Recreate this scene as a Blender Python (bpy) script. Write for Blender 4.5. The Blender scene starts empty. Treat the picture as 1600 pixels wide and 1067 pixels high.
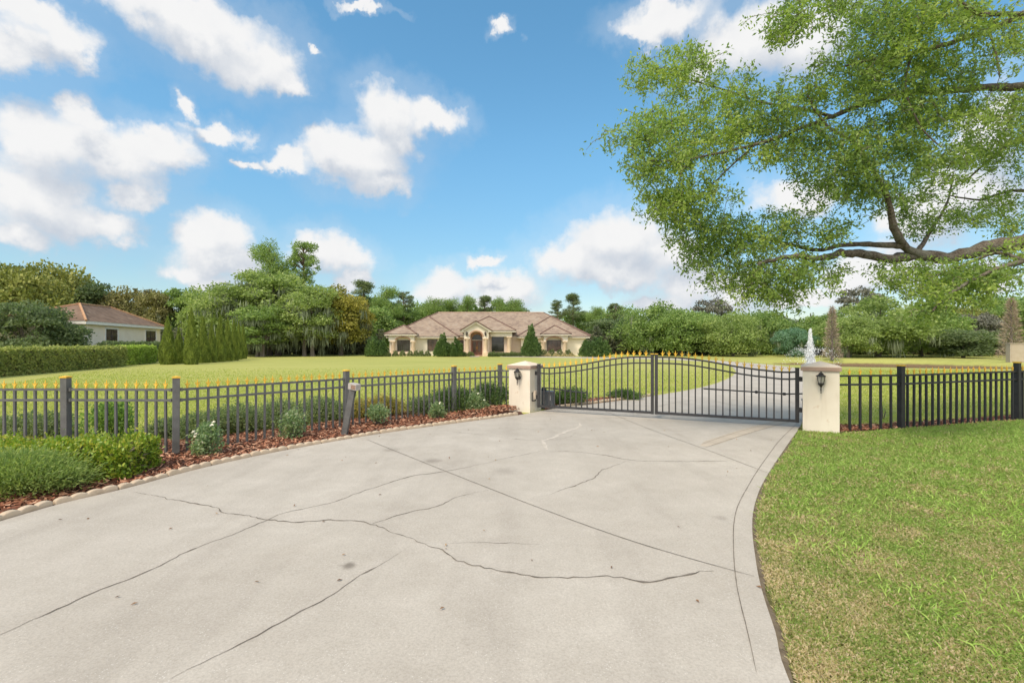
import bpy, bmesh, math, random
import numpy as np
from mathutils import Vector, Matrix
rnd = random.Random(7)
rng = np.random.default_rng(11)
SC = bpy.context.scene
COL = SC.collection
H = 1.75            # eye height of the photographer
F = 760.0           # focal length in pixels of the 1600 px wide photograph
HY = 536.0          # row of the horizon

def G(x, y):
    """point of the flat ground seen at pixel x, y"""
    Z = F * H / (y - HY)
    return (x - 800.0) / F * Z, Z

def P(x, y, Z):
    """point at pixel x, y and distance Z"""
    return Vector(((x - 800.0) / F * Z, Z, H - (y - HY) * Z / F))

# ------------------------------------------------------------------ objects
def tag(o, label=None, cat=None, group=None, kind=None):
    if label: o['label'] = label
    if cat: o['category'] = cat
    if group: o['group'] = group
    if kind: o['kind'] = kind
    return o

def empty(name, loc=(0, 0, 0), rz=0.0, label=None, cat=None, group=None):
    o = bpy.data.objects.new(name, None)
    o.empty_display_size = 0.2
    COL.objects.link(o)
    o.location = loc
    o.rotation_euler = (0, 0, rz)
    return tag(o, label, cat, group)

def copy_tree(o, parent=None):
    c = o.copy()
    COL.objects.link(c)
    c.parent = parent
    for ch in list(o.children):
        copy_tree(ch, c)
    return c

def link_mesh(name, me, mat=None, parent=None):
    o = bpy.data.objects.new(name, me)
    if mat is not None:
        for m in (mat if isinstance(mat, (list, tuple)) else [mat]):
            me.materials.append(m)
    COL.objects.link(o)
    if parent is not None: o.parent = parent
    return o

def mesh_np(name, V, k, mat=None, parent=None, v=None, smooth=False):
    """V: (n*k, 3) array, every k vertices one face; v: value per face"""
    V = np.ascontiguousarray(V, dtype=np.float32).reshape(-1, 3)
    n = len(V) // k
    me = bpy.data.meshes.new(name)
    me.vertices.add(n * k)
    me.vertices.foreach_set('co', V.ravel())
    me.loops.add(n * k)
    me.loops.foreach_set('vertex_index', np.arange(n * k, dtype=np.int32))
    me.polygons.add(n)
    me.polygons.foreach_set('loop_start', np.arange(0, n * k, k, dtype=np.int32))
    me.polygons.foreach_set('loop_total', np.full(n, k, dtype=np.int32))
    me.update(calc_edges=True)
    if v is not None:
        at = me.attributes.new('v', 'FLOAT', 'POINT')
        at.data.foreach_set('value', np.repeat(np.asarray(v, dtype=np.float32), k))
    return link_mesh(name, me, mat, parent)

class MB:
    def __init__(s):
        s.v = []; s.f = []; s.m = []
    def add(s, vs, fs, mi=0):
        b = len(s.v)
        s.v += [tuple(p) for p in vs]
        s.f += [tuple(b + i for i in f) for f in fs]
        s.m += [mi] * len(fs)
        return s
    def box(s, x0, x1, y0, y1, z0, z1, mi=0):
        vs = [(x0, y0, z0), (x1, y0, z0), (x1, y1, z0), (x0, y1, z0), (x0, y0, z1), (x1, y0, z1), (x1, y1, z1), (x0, y1, z1)]
        return s.add(vs, [(0, 3, 2, 1), (4, 5, 6, 7), (0, 1, 5, 4), (1, 2, 6, 5), (2, 3, 7, 6), (3, 0, 4, 7)], mi)
    def bar(s, a, b, w, h, mi=0):
        """box beam from a to b, w across, h upward"""
        a = Vector(a); b = Vector(b); d = (b - a).normalized()
        up = Vector((0, 0, 1))
        if abs(d.z) > 0.95: up = Vector((0, 1, 0))
        sx = d.cross(up).normalized() * (w / 2); sz = sx.cross(d).normalized() * (h / 2)
        vs = []
        for p in (a, b):
            vs += [p - sx - sz, p + sx - sz, p + sx + sz, p - sx + sz]
        return s.add(vs, [(0, 1, 2, 3), (7, 6, 5, 4), (0, 4, 5, 1), (1, 5, 6, 2), (2, 6, 7, 3), (3, 7, 4, 0)], mi)
    def tube(s, pts, rad, n=8, mi=0, cap=True):
        pts = [Vector(p) for p in pts]
        if not isinstance(rad, (list, tuple)): rad = [rad] * len(pts)
        rings = []; ref = None
        for i, p in enumerate(pts):
            d = (pts[min(i + 1, len(pts) - 1)] - pts[max(i - 1, 0)])
            d = d.normalized() if d.length > 1e-9 else Vector((0, 0, 1))
            if ref is None:
                ref = Vector((1, 0, 0)) if abs(d.x) < 0.8 else Vector((0, 1, 0))
            ref = (ref - d * ref.dot(d)).normalized()
            q = d.cross(ref)
            rings.append([p + (ref * math.cos(2 * math.pi * j / n) + q * math.sin(2 * math.pi * j / n)) * rad[i] for j in range(n)])
        vs = [v for r in rings for v in r]; fs = []
        for i in range(len(pts) - 1):
            for j in range(n):
                k = (j + 1) % n
                fs.append((i * n + j, i * n + k, (i + 1) * n + k, (i + 1) * n + j))
        if cap:
            fs.append(tuple(range(n - 1, -1, -1)))
            fs.append(tuple((len(pts) - 1) * n + j for j in range(n)))
        return s.add(vs, fs, mi)
    def lathe(s, prof, n=16, c=(0, 0, 0), mi=0, sq=1.0):
        vs = []; fs = []
        for r, z in prof:
            for j in range(n):
                a = 2 * math.pi * (j + 0.5) / n
                vs.append((c[0] + r * math.cos(a), c[1] + r * math.sin(a) * sq, c[2] + z))
        for i in range(len(prof) - 1):
            for j in range(n):
                k = (j + 1) % n
                fs.append((i * n + j, i * n + k, (i + 1) * n + k, (i + 1) * n + j))
        fs.append(tuple(range(n - 1, -1, -1))); fs.append(tuple((len(prof) - 1) * n + j for j in range(n)))
        return s.add(vs, fs, mi)
    def strip(s, xs, bot, top, y0, y1, mi=0):
        """upright wall from x to x with a curved lower and upper outline, y0 front, y1 back"""
        for a, b in zip(xs[:-1], xs[1:]):
            vs = [(a, y0, bot(a)), (b, y0, bot(b)), (b, y1, bot(b)), (a, y1, bot(a)), (a, y0, top(a)), (b, y0, top(b)), (b, y1, top(b)), (a, y1, top(a))]
            fs = [(0, 3, 2, 1), (4, 5, 6, 7), (0, 1, 5, 4), (2, 3, 7, 6)]
            if a == xs[0]: fs.append((3, 0, 4, 7))
            if b == xs[-1]: fs.append((1, 2, 6, 5))
            s.add(vs, fs, mi)
        return s
    def build(s, name, mat, parent=None, smooth=False, bevel=0.0, world=False, auto=None):
        me = bpy.data.meshes.new(name)
        vs = s.v
        if world and parent is not None:
            M = Matrix.Translation(parent.location) @ Matrix.Rotation(parent.rotation_euler.z, 4, 'Z')
            Mi = M.inverted()
            vs = [tuple(Mi @ Vector(p)) for p in vs]
        me.from_pydata(vs, [], s.f)
        me.polygons.foreach_set('material_index', s.m)
        if bevel or smooth:
            bm = bmesh.new(); bm.from_mesh(me)
            if bevel:
                bmesh.ops.remove_doubles(bm, verts=bm.verts, dist=1e-5)
                ed = [e for e in bm.edges if len(e.link_faces) == 2 and e.calc_face_angle(0) > 0.5]
                bmesh.ops.bevel(bm, geom=ed, offset=bevel, segments=2, profile=0.5, affect='EDGES', clamp_overlap=True)
            bmesh.ops.recalc_face_normals(bm, faces=bm.faces)
            bm.to_mesh(me); bm.free()
        if smooth:
            me.polygons.foreach_set('use_smooth', [True] * len(me.polygons))
            try: me.set_sharp_from_angle(angle=0.7)
            except Exception: pass
        me.update()
        return link_mesh(name, me, mat, parent)

def in_poly(X, Y, poly):
    r = np.zeros(len(X), bool)
    n = len(poly)
    for i in range(n):
        x0, y0 = poly[i]; x1, y1 = poly[(i + 1) % n]
        if y0 == y1: continue
        c = ((y0 > Y) != (y1 > Y)) & (X < (x1 - x0) * (Y - y0) / (y1 - y0) + x0)
        r ^= c
    return r

def smooth_path(pts, per=6):
    """Catmull-Rom through the points"""
    pts = [Vector(p) for p in pts]; out = []
    for i in range(len(pts) - 1):
        p0 = pts[max(i - 1, 0)]; p1 = pts[i]; p2 = pts[i + 1]; p3 = pts[min(i + 2, len(pts) - 1)]
        for k in range(per):
            t = k / per
            out.append(0.5 * ((2 * p1) + (p2 - p0) * t + (2 * p0 - 5 * p1 + 4 * p2 - p3) * t * t + (3 * p1 - p0 - 3 * p2 + p3) * t ** 3))
    out.append(pts[-1])
    return out

# ------------------------------------------------------------------ materials
def s2l(c):
    return tuple(((v / 255.0) / 12.92 if v / 255.0 <= 0.04045 else ((v / 255.0 + 0.055) / 1.055) ** 2.4) for v in c)

class NT:
    """small helper round a node tree"""
    def __init__(s, nt): s.nt = nt; s.L = nt.links
    def n(s, t, **kw):
        nd = s.nt.nodes.new(t)
        for k, v in kw.items(): setattr(nd, k, v)
        return nd
    def put(s, sock, val):
        if hasattr(val, 'is_linked') or hasattr(val, 'links'): s.L.new(val, sock)
        else: sock.default_value = val
    def math(s, op, a, b=None, c=None, clamp=False):
        nd = s.n('ShaderNodeMath', operation=op); nd.use_clamp = clamp
        s.put(nd.inputs[0], a)
        if b is not None: s.put(nd.inputs[1], b)
        if c is not None: s.put(nd.inputs[2], c)
        return nd.outputs[0]
    def vmath(s, op, a, b=None, c=None, out=0):
        nd = s.n('ShaderNodeVectorMath', operation=op)
        s.put(nd.inputs[0], a)
        if b is not None: s.put(nd.inputs[1], b)
        if c is not None: s.put(nd.inputs[2], c)
        return nd.outputs[out]
    def noise(s, vec, scale, detail=4.0, rough=0.55, out='Fac', dist=0.0):
        nd = s.n('ShaderNodeTexNoise')
        s.put(nd.inputs['Vector'], vec)
        nd.inputs['Scale'].default_value = scale; nd.inputs['Detail'].default_value = detail
        nd.inputs['Roughness'].default_value = rough; nd.inputs['Distortion'].default_value = dist
        return nd.outputs[out]
    def mr(s, val, a, b, c=0.0, d=1.0, smooth=False):
        nd = s.n('ShaderNodeMapRange')
        nd.interpolation_type = 'SMOOTHSTEP' if smooth else 'LINEAR'
        s.put(nd.inputs[0], val)
        nd.inputs[1].default_value = a; nd.inputs[2].default_value = b
        nd.inputs[3].default_value = c; nd.inputs[4].default_value = d
        return nd.outputs[0]
    def mix(s, fac, a, b):
        nd = s.n('ShaderNodeMix', data_type='RGBA')
        s.put(nd.inputs[0], fac)
        for i, c in ((6, a), (7, b)):
            s.put(nd.inputs[i], c if hasattr(c, 'links') else (*c, 1.0))
        return nd.outputs[2]
    def ramp(s, fac, stops):
        nd = s.n('ShaderNodeValToRGB')
        cr = nd.color_ramp
        while len(cr.elements) < len(stops): cr.elements.new(0.5)
        for e, (p, c) in zip(cr.elements, stops):
            e.position = p; e.color = (*c, 1.0)
        s.put(nd.inputs[0], fac)
        return nd.outputs[0]
    def coord(s, which='Object'):
        return s.n('ShaderNodeTexCoord').outputs[which]

def new_mat(name):
    m = bpy.data.materials.new(name); m.use_nodes = True
    nt = m.node_tree; nt.nodes.clear()
    t = NT(nt)
    out = t.n('ShaderNodeOutputMaterial')
    b = t.n('ShaderNodeBsdfPrincipled')
    t.L.new(b.outputs[0], out.inputs[0])
    return m, t, b, out

def bump(t, b, height, strength=0.4, dist=0.01):
    nd = t.n('ShaderNodeBump'); nd.inputs['Strength'].default_value = strength; nd.inputs['Distance'].default_value = dist
    t.L.new(height, nd.inputs['Height']); t.L.new(nd.outputs[0], b.inputs['Normal'])

def pmat(name, c1, c2, scale=5.0, rough=0.8, bmp=0.0, bscale=30.0, metallic=0.0, spec=0.4, detail=5.0, lo=0.35, hi=0.65, bdist=0.01):
    m, t, b, out = new_mat(name)
    co = t.coord()
    t.L.new(t.mix(t.mr(t.noise(co, scale, detail), lo, hi), c1, c2), b.inputs['Base Color'])
    b.inputs['Roughness'].default_value = rough; b.inputs['Metallic'].default_value = metallic
    b.inputs['Specular IOR Level'].default_value = spec
    if bmp: bump(t, b, t.noise(co, bscale, 4), bmp, bdist)
    return m

def leaf_mat(name, stops, trans=0.45, rough=0.55, spec=0.25, tint=(2.4, 1.8, 3.0)):
    """leaves: colour by the value each leaf carries, some light through them"""
    m, t, b, out = new_mat(name)
    at = t.n('ShaderNodeAttribute', attribute_name='v')
    k = len(stops)
    stops = [(min(.92, s[0] * tint[0]), min(.92, s[1] * tint[1]), min(.92, s[2] * tint[2])) for s in stops]
    c = t.ramp(at.outputs['Fac'], [(i / (k - 1), s) for i, s in enumerate(stops)])
    t.L.new(c, b.inputs['Base Color'])
    b.inputs['Roughness'].default_value = rough; b.inputs['Specular IOR Level'].default_value = spec
    tr = t.n('ShaderNodeBsdfTranslucent')
    tc = t.n('ShaderNodeMix', data_type='RGBA', blend_type='MULTIPLY'); tc.inputs[0].default_value = 1.0
    t.L.new(c, tc.inputs[6]); tc.inputs[7].default_value = (1.2, 1.3, 0.75, 1)
    t.L.new(tc.outputs[2], tr.inputs[0])
    ms = t.n('ShaderNodeMixShader'); ms.inputs[0].default_value = trans
    t.L.new(b.outputs[0], ms.inputs[1]); t.L.new(tr.outputs[0], ms.inputs[2])
    t.L.new(ms.outputs[0], out.inputs[0])
    return m

# ------------------------------------------------------------------ leaves
def unit(a):
    return a / np.maximum(np.linalg.norm(a, axis=-1, keepdims=True), 1e-9)

def kites(Pb, D, N, length, width, bend=0.0):
    """leaf quads: base Pb, direction D, face normal about N"""
    n = len(Pb)
    D = unit(D)
    S = unit(np.cross(D, N)); U = np.cross(S, D)
    length = np.broadcast_to(np.asarray(length, float), (n,))[:, None]
    width = np.broadcast_to(np.asarray(width, float), (n,))[:, None]
    mid = Pb + D * length * 0.45 + U * length * bend
    V = np.stack([Pb, mid + S * width * 0.5, Pb + D * length, mid - S * width * 0.5], axis=1)
    return V.reshape(-1, 3)

def rdir(n, r=rng):
    return unit(r.normal(size=(n, 3)))

def lobes_cloud(lobes, n, r, shell=(0.55, 1.0), flat_bottom=True, noise=0.12):
    """points spread through the outer part of many overlapping lobes; returns points, outward directions, lobe ids"""
    L = np.array(lobes, float)
    area = (L[:, 3] * L[:, 4] + L[:, 3] * L[:, 5] + L[:, 4] * L[:, 5])
    ids = r.choice(len(L), n, p=area / area.sum())
    d = rdir(n, r)
    if flat_bottom:
        dn = d[:, 2] < -0.35
        d[dn, 2] *= -0.5
        d = unit(d)
    rad = shell[0] + (shell[1] - shell[0]) * r.random(n) ** 0.6
    rad = rad * (1 + noise * r.normal(size=n))
    p = L[ids, :3] + d * L[ids, 3:6] * rad[:, None]
    return p, d, ids

def crown(name, lobes, n, size, mat, parent, seed, aspect=0.6, up=0.0, jitter=1.0, shell=(0.55, 1.0), hang=0.0, flat=True):
    r = np.random.default_rng(seed)
    p, d, ids = lobes_cloud(lobes, n, r, shell, flat)
    D = unit(rdir(n, r) * jitter + d * 0.6 + np.array([0, 0, up]) - np.array([0, 0, hang]))
    N = unit(d + rdir(n, r) * 0.8)
    s = size * (0.6 + 0.8 * r.random(n))
    V = kites(p - D * s[:, None] * 0.5, D, N, s, s * aspect)
    lv = r.random(len(lobes))
    v = np.clip(0.62 * r.random(n) + 0.38 * lv[ids], 0, 1)
    return mesh_np(name, V, 4, mat, parent, v)

def clump_lobes(W, D, Hh, z0, k, seed, size=0.2, flat=0.62, top=1.0, low=-0.35):
    """clumps over an ellipsoid crown W x D x Hh whose lowest point is z0"""
    r = np.random.default_rng(seed); out = []
    zc = z0 + Hh * 0.45
    for i in range(k):
        d = unit(r.normal(size=3))
        if d[2] < low: d[2] = abs(d[2]) * 0.5; d = unit(d)
        q = 0.35 + 0.5 * r.random() ** 0.5
        rr = size * W * (0.6 + 0.7 * r.random())
        out.append((d[0] * W / 2 * q, d[1] * D / 2 * q, zc + d[2] * Hh * 0.55 * q, rr, rr * (0.8 + 0.4 * r.random()), rr * flat))
    return out
# ------------------------------------------------------------------ camera
cam = bpy.data.cameras.new('camera'); cam_o = bpy.data.objects.new('camera', cam); COL.objects.link(cam_o)
cam_o.location = (0, 0, H); cam_o.rotation_euler = (math.radians(90), 0, 0)
cam.sensor_width = 36.0; cam.lens = F / 1600.0 * 36.0
cam.shift_y = (HY - 533.5) / 1600.0
cam.clip_start = 0.05; cam.clip_end = 8000
SC.camera = cam_o
SC.view_settings.view_transform = 'Standard'; SC.view_settings.look = 'None'
SC.view_settings.exposure = 1.3; SC.view_settings.gamma = 1.0

# ------------------------------------------------------------------ sun and sky
SUN_EL, SUN_AZ = math.radians(52), math.radians(215)      # azimuth clockwise from +Y
sd = Vector((math.sin(SUN_AZ) * math.cos(SUN_EL), math.cos(SUN_AZ) * math.cos(SUN_EL), math.sin(SUN_EL)))
sl = bpy.data.lights.new('sun', 'SUN'); sl.energy = 1.3; sl.angle = math.radians(16); sl.color = (1.0, 0.89, 0.73)
so = bpy.data.objects.new('sun', sl); COL.objects.link(so)
so.rotation_euler = (-sd).to_track_quat('-Z', 'Y').to_euler()

W = bpy.data.worlds.new('World'); SC.world = W; W.use_nodes = True
wt = NT(W.node_tree); W.node_tree.nodes.clear()
wo = wt.n('ShaderNodeOutputWorld'); bg = wt.n('ShaderNodeBackground')
SKY = 0.11
bg.inputs[1].default_value = SKY
wt.L.new(bg.outputs[0], wo.inputs[0])
sky = wt.n('ShaderNodeTexSky', sky_type='NISHITA'); sky.sun_disc = False
sky.sun_elevation = SUN_EL; sky.sun_rotation = SUN_AZ
sky.air_density = 1.0; sky.dust_density = 0.6; sky.ozone_density = 2.0
hs = wt.n('ShaderNodeHueSaturation'); hs.inputs['Saturation'].default_value = 1.28; hs.inputs['Hue'].default_value = 0.484; hs.inputs['Value'].default_value = 0.93
gm = wt.n('ShaderNodeGamma'); gm.inputs[1].default_value = 0.86
wt.L.new(sky.outputs[0], gm.inputs[0]); wt.L.new(gm.outputs[0], hs.inputs['Color'])
dirv = wt.coord('Generated')
sx = wt.n('ShaderNodeSeparateXYZ'); wt.L.new(dirv, sx.inputs[0])
az = wt.math('ARCTAN2', sx.outputs[0], sx.outputs[1])
el = wt.math('ARCSINE', sx.outputs[2])
cx = wt.n('ShaderNodeCombineXYZ'); wt.L.new(az, cx.inputs[0]); wt.L.new(el, cx.inputs[1])

# heaps of cumulus: where they stand in the sky (px of the photograph -> azimuth, elevation) and how wide they are
CLX = 1.24
CL = [(40, 15, 110, 40), (20, 75, 75, 45), (88, 60, 45, 48), (285, 12, 160, 42), (335, 62, 105, 50), (405, 100, 72, 46), (452, 132, 32, 22),
      (60, 225, 110, 66), (125, 178, 42, 36), (170, 240, 90, 50), (245, 222, 78, 36), (60, 310, 110, 55), (30, 368, 75, 32), (150, 345, 90, 34),
      (340, 200, 58, 17), (222, 300, 50, 30), (298, 155, 17, 19),
      (625, 212, 42, 36), (585, 215, 36, 30), (532, 240, 50, 30), (610, 168, 56, 44), (682, 180, 45, 27), (560, 245, 85, 44), (600, 283, 48, 26), (500, 232, 34, 24), (455, 250, 34, 16), (425, 256, 36, 13),
      (330, 370, 62, 40), (352, 408, 84, 30), (305, 425, 46, 18), (500, 385, 48, 34), (542, 405, 45, 28), (545, 440, 36, 18), (340, 445, 40, 16),
      (945, 372, 72, 44), (990, 372, 66, 52), (885, 402, 58, 32), (960, 425, 105, 32), (1055, 400, 50, 38), (1085, 445, 60, 32), (1020, 470, 56, 18), (758, 407, 34, 12),
      (700, 452, 50, 28), (790, 452, 66, 30), (740, 482, 80, 16), (1150, 470, 45, 18), (1150, 448, 50, 24), (1330, 440, 60, 30), (1440, 345, 70, 40), (1560, 420, 60, 30), (1260, 472, 80, 16),
      (1050, 22, 80, 32), (1005, 45, 45, 18), (1180, 62, 125, 58), (1260, 60, 90, 60), (1100, 95, 46, 26),
      (1240, 305, 65, 36), (1380, 425, 110, 38), (1500, 300, 110, 60), (1560, 190, 60, 70),
      (788, 48, 16, 11), (565, 8, 42, 9), (488, 80, 13, 10), (382, 255, 12, 9)]
def cloud_field(pv):
    acc = None
    for (x, y, a, b) in CL:
        A = math.atan((x - 800) / F); E = math.atan((HY - y) / F * math.cos(A))
        ra = a / F * math.cos(A) ** 2 * CLX; re = b / F * math.cos(A) * math.cos(E) ** 2 * CLX
        d = wt.vmath('LENGTH', wt.vmath('MULTIPLY_ADD', pv, (1 / ra, 1 / re, 0), (-A / ra, -E / re, 0)), out=1)
        # far away the field only needs to be "outside"
        acc = d if acc is None else wt.math('SMOOTH_MIN', acc, d, 0.5)
    return acc
def warp(off):
    p = wt.vmath('ADD', cx.outputs[0], off)
    n1 = wt.noise(p, 8.0, 3.0, 0.5, 'Color'); n2 = wt.noise(p, 22.0, 8.0, 0.60, 'Color')
    w = wt.vmath('MULTIPLY', wt.vmath('SUBTRACT', n1, (0.5, 0.5, 0.5)), (0.10, 0.08, 0))
    w2 = wt.vmath('MULTIPLY', wt.vmath('SUBTRACT', n2, (0.5, 0.5, 0.5)), (0.08, 0.075, 0))
    return wt.vmath('ADD', p, wt.vmath('ADD', w, w2))
d1 = cloud_field(warp((0, 0, 0)))
d2 = cloud_field(warp((-0.022, 0.050, 0)))
# the cover: crisp above, feathered
mask = wt.mr(d1, 1.05, 0.42, 0, 1, smooth=True)
veil = wt.math('MULTIPLY', wt.mr(d1, 1.6, 0.9, 0, 1, smooth=True), 0.16)
mask = wt.math('MAXIMUM', mask, veil)
relief = wt.math('SUBTRACT', d2, d1)
lit = wt.mr(relief, -0.50, 0.58, 0, 1, smooth=True)
tex = wt.noise(cx.outputs[0], 16.0, 7.0, 0.55)
lit = wt.math('ADD', lit, wt.mr(tex, 0.3, 0.7, -0.10, 0.10), clamp=True)
# unseen clouds added behind the camera for more neutral light, in no particular place
back = wt.mr(wt.noise(dirv, 2.2, 8.0, 0.6), 0.38, 0.54, 0, 0.92, smooth=True)
back = wt.math('MULTIPLY', back, wt.mr(sx.outputs[1], 0.1, -0.15, 0, 1))
mask = wt.math('MAXIMUM', mask, back)
CW = 0.355 / SKY                      # radiance of a bright cloud before exposure
ccol = wt.mix(lit, (0.68 * CW, 0.74 * CW, 0.83 * CW), (1.05 * CW, 1.05 * CW, 1.05 * CW))
lowd = wt.mr(el, 0.0, 0.42, 0.70, 1.0, smooth=True)
skc = wt.vmath('SCALE', hs.outputs[0]); W.node_tree.links.new(lowd, skc.node.inputs[3])
final = wt.mix(mask, skc, ccol)
final = wt.mix(back, final, (1.9 * CW, 1.9 * CW, 1.87 * CW))  # added rear clouds, brighter than those in view to raise the ambient light
wt.L.new(final, bg.inputs[0])
try:
    W.cycles.sampling_method = 'MANUAL'; W.cycles.sample_map_resolution = 512
except Exception: pass

# ------------------------------------------------------------------ ground
def lawn_mat():
    m, t, b, out = new_mat('mown_lawn')
    co = t.coord()
    mp = t.n('ShaderNodeMapping'); mp.inputs['Scale'].default_value = (0.16, 1.0, 1); mp.inputs['Rotation'].default_value = (0, 0, 0.06)
    t.L.new(co, mp.inputs[0])
    streak = t.mr(t.noise(mp.outputs[0], 0.9, 4.0, 0.6), 0.35, 0.65)
    fine = t.mr(t.noise(co, 14.0, 6.0, 0.7), 0.3, 0.7)
    patch = t.mr(t.noise(co, 0.10, 3.0), 0.35, 0.65)
    c = t.mix(patch, (0.34, 0.345, 0.10), (0.42, 0.40, 0.13))
    c = t.mix(t.math('MULTIPLY', streak, 0.6), c, (0.48, 0.45, 0.15))
    c = t.mix(t.math('MULTIPLY', fine, 0.45), c, (0.25, 0.29, 0.05))
    # bare brown bank where the ground drops to the pond
    sz = t.n('ShaderNodeSeparateXYZ'); t.L.new(co, sz.inputs[0])
    bank = t.mr(t.math('ADD', sz.outputs[2], t.math('MULTIPLY', t.math('SUBTRACT', t.noise(co, 1.5, 4), 0.5), 0.25)), -0.25, -0.5, 0, 1, smooth=True)
    c = t.mix(bank, c, t.mix(fine, (0.12, 0.075, 0.04), (0.21, 0.15, 0.09)))
    # leaf litter under the far trees
    wood = t.math('ADD', sz.outputs[1], t.math('MULTIPLY', t.math('SUBTRACT', t.noise(co, 0.35, 4), 0.5), 9.0))
    c = t.mix(t.mr(wood, 61.0, 65.0, 0, 0.0), c, (0.07, 0.055, 0.03))
    t.L.new(c, b.inputs['Base Color'])
    b.inputs['Roughness'].default_value = 0.9; b.inputs['Specular IOR Level'].default_value = 0.1
    bump(t, b, t.noise(co, 30.0, 5), 0.5, 0.03)
    return m
M_LAWN = lawn_mat()
PC, PR = (33.3, 43.0), (10.6, 9.0)            # the pond: centre and half axes
xs = np.concatenate([[-4000, -1500, -600, -250, -120], np.arange(-70, 15, 5), np.arange(16, 66, 1.0), [70, 80, 120, 250, 600, 1500, 4000]])
ys = np.concatenate([[-400, -100, -40], np.arange(-20, 30, 5), np.arange(30, 57, 1.0), np.arange(60, 140, 8), [160, 250, 600, 1500, 5000]])
gx, gy = np.meshgrid(xs, ys)
q = np.sqrt(((gx - PC[0]) / PR[0]) ** 2 + ((gy - PC[1]) / PR[1]) ** 2)
ss = np.clip((1.06 - q) / 0.22, 0, 1); gz = -1.3 * ss * ss * (3 - 2 * ss)
far = np.clip((gy - 59) / 30, 0, 1); gz = gz + 0.0 * far
gv = np.stack([gx, gy, gz], -1)
gq = np.stack([gv[:-1, :-1], gv[:-1, 1:], gv[1:, 1:], gv[1:, :-1]], axis=2).reshape(-1, 3)
me_g = bpy.data.meshes.new('ground')
nx, ny = len(xs), len(ys)
me_g.from_pydata([tuple(p) for p in gv.reshape(-1, 3)], [], [(j * nx + i, j * nx + i + 1, (j + 1) * nx + i + 1, (j + 1) * nx + i) for j in range(ny - 1) for i in range(nx - 1)])
me_g.polygons.foreach_set('use_smooth', [True] * len(me_g.polygons))
tag(link_mesh('ground', me_g, M_LAWN), kind='structure')

m, t, b, out = new_mat('pond_water')
b.inputs['Base Color'].default_value = (0.035, 0.035, 0.02, 1); b.inputs['Roughness'].default_value = 0.06
b.inputs['IOR'].default_value = 1.33
bump(t, b, t.noise(t.coord(), 2.5, 4), 0.25, 0.05)
mb = MB(); mb.add([(PC[0] + 1.12 * PR[0] * math.cos(a), PC[1] + 1.12 * PR[1] * math.sin(a), -0.62) for a in [i * math.pi / 32 for i in range(64)]], [tuple(range(64))])
tag(mb.build('pond_water', m), kind='structure')

def flat_poly(name, poly, z, mat, kind='structure', thick=0.0, bev=0.0):
    bm = bmesh.new()
    vs = [bm.verts.new((p[0], p[1], z)) for p in poly]
    f = bm.faces.new(vs)
    if f.normal.z < 0: f.normal_flip()
    f.normal_update()
    if f.normal.z < 0: f.normal_flip()
    if thick:
        r = bmesh.ops.extrude_face_region(bm, geom=[f])
        for v in [g for g in r['geom'] if isinstance(g, bmesh.types.BMVert)]: v.co.z = z
        for v in vs: v.co.z = z - thick
    bmesh.ops.triangulate(bm, faces=[f for f in bm.faces if len(f.verts) > 4])
    bmesh.ops.recalc_face_normals(bm, faces=bm.faces)
    me = bpy.data.meshes.new(name); bm.to_mesh(me); bm.free()
    return tag(link_mesh(name, me, mat), kind=kind)

# ------------------------------------------------------------------ concrete driveway
EDGE_L = [(-5.35, -6), (-5.25, 1.0), (-5.12, 3.9), (-4.98, 4.73), (-4.86, 5.28), (-4.60, 5.81), (-4.353, 6.617), (-3.93, 7.47), (-3.30, 8.365), (-2.465, 9.366), (-1.367, 10.39), (-0.2, 11.4), (0.30, 11.85)]
EDGE_IN = [(0.46, 12.08), (0.84, 12.55), (1.66, 13.43), (2.44, 13.95), (4.13, 15.47), (5.05, 16.4), (6.73, 18.2), (8.7, 20.8), (11.05, 24.6), (13.3, 28.9), (14.6, 31.9), (16.3, 36.2), (17.7, 41.2), (18.0, 45.5), (17.0, 49.8), (14.2, 53.0), (7.5, 56.8), (-1.5, 61.5)]
EDGE_OUT = [(-1.0, 64.6), (10, 60.0), (16.5, 56.0), (19.6, 51.2), (20.5, 46), (20.6, 42), (20.5, 38), (19.6, 33.2), (17.2, 28.0), (13.2, 21.2), (9.2, 15.0), (6.25, 10.50), (5.93, 10.05), (5.62, 9.58)]
EDGE_R = [(5.02, 8.75), (3.83, 7.07), (3.05, 5.94), (2.544, 5.115), (2.22, 4.493), (1.979, 3.958), (1.816, 3.575), (1.698, 3.26), (1.58, 2.917), (1.43, 2.52), (1.22, 1.6), (1.05, 0.2), (0.9, -6)]
sm = lambda p, k=4: [(q.x, q.y) for q in smooth_path([(a, b, 0) for a, b in p], k)]
EL, EI, EO, ER = sm(EDGE_L), sm(EDGE_IN), sm(EDGE_OUT), sm(EDGE_R)
DRIVE = EL + EI + EO + ER

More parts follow.
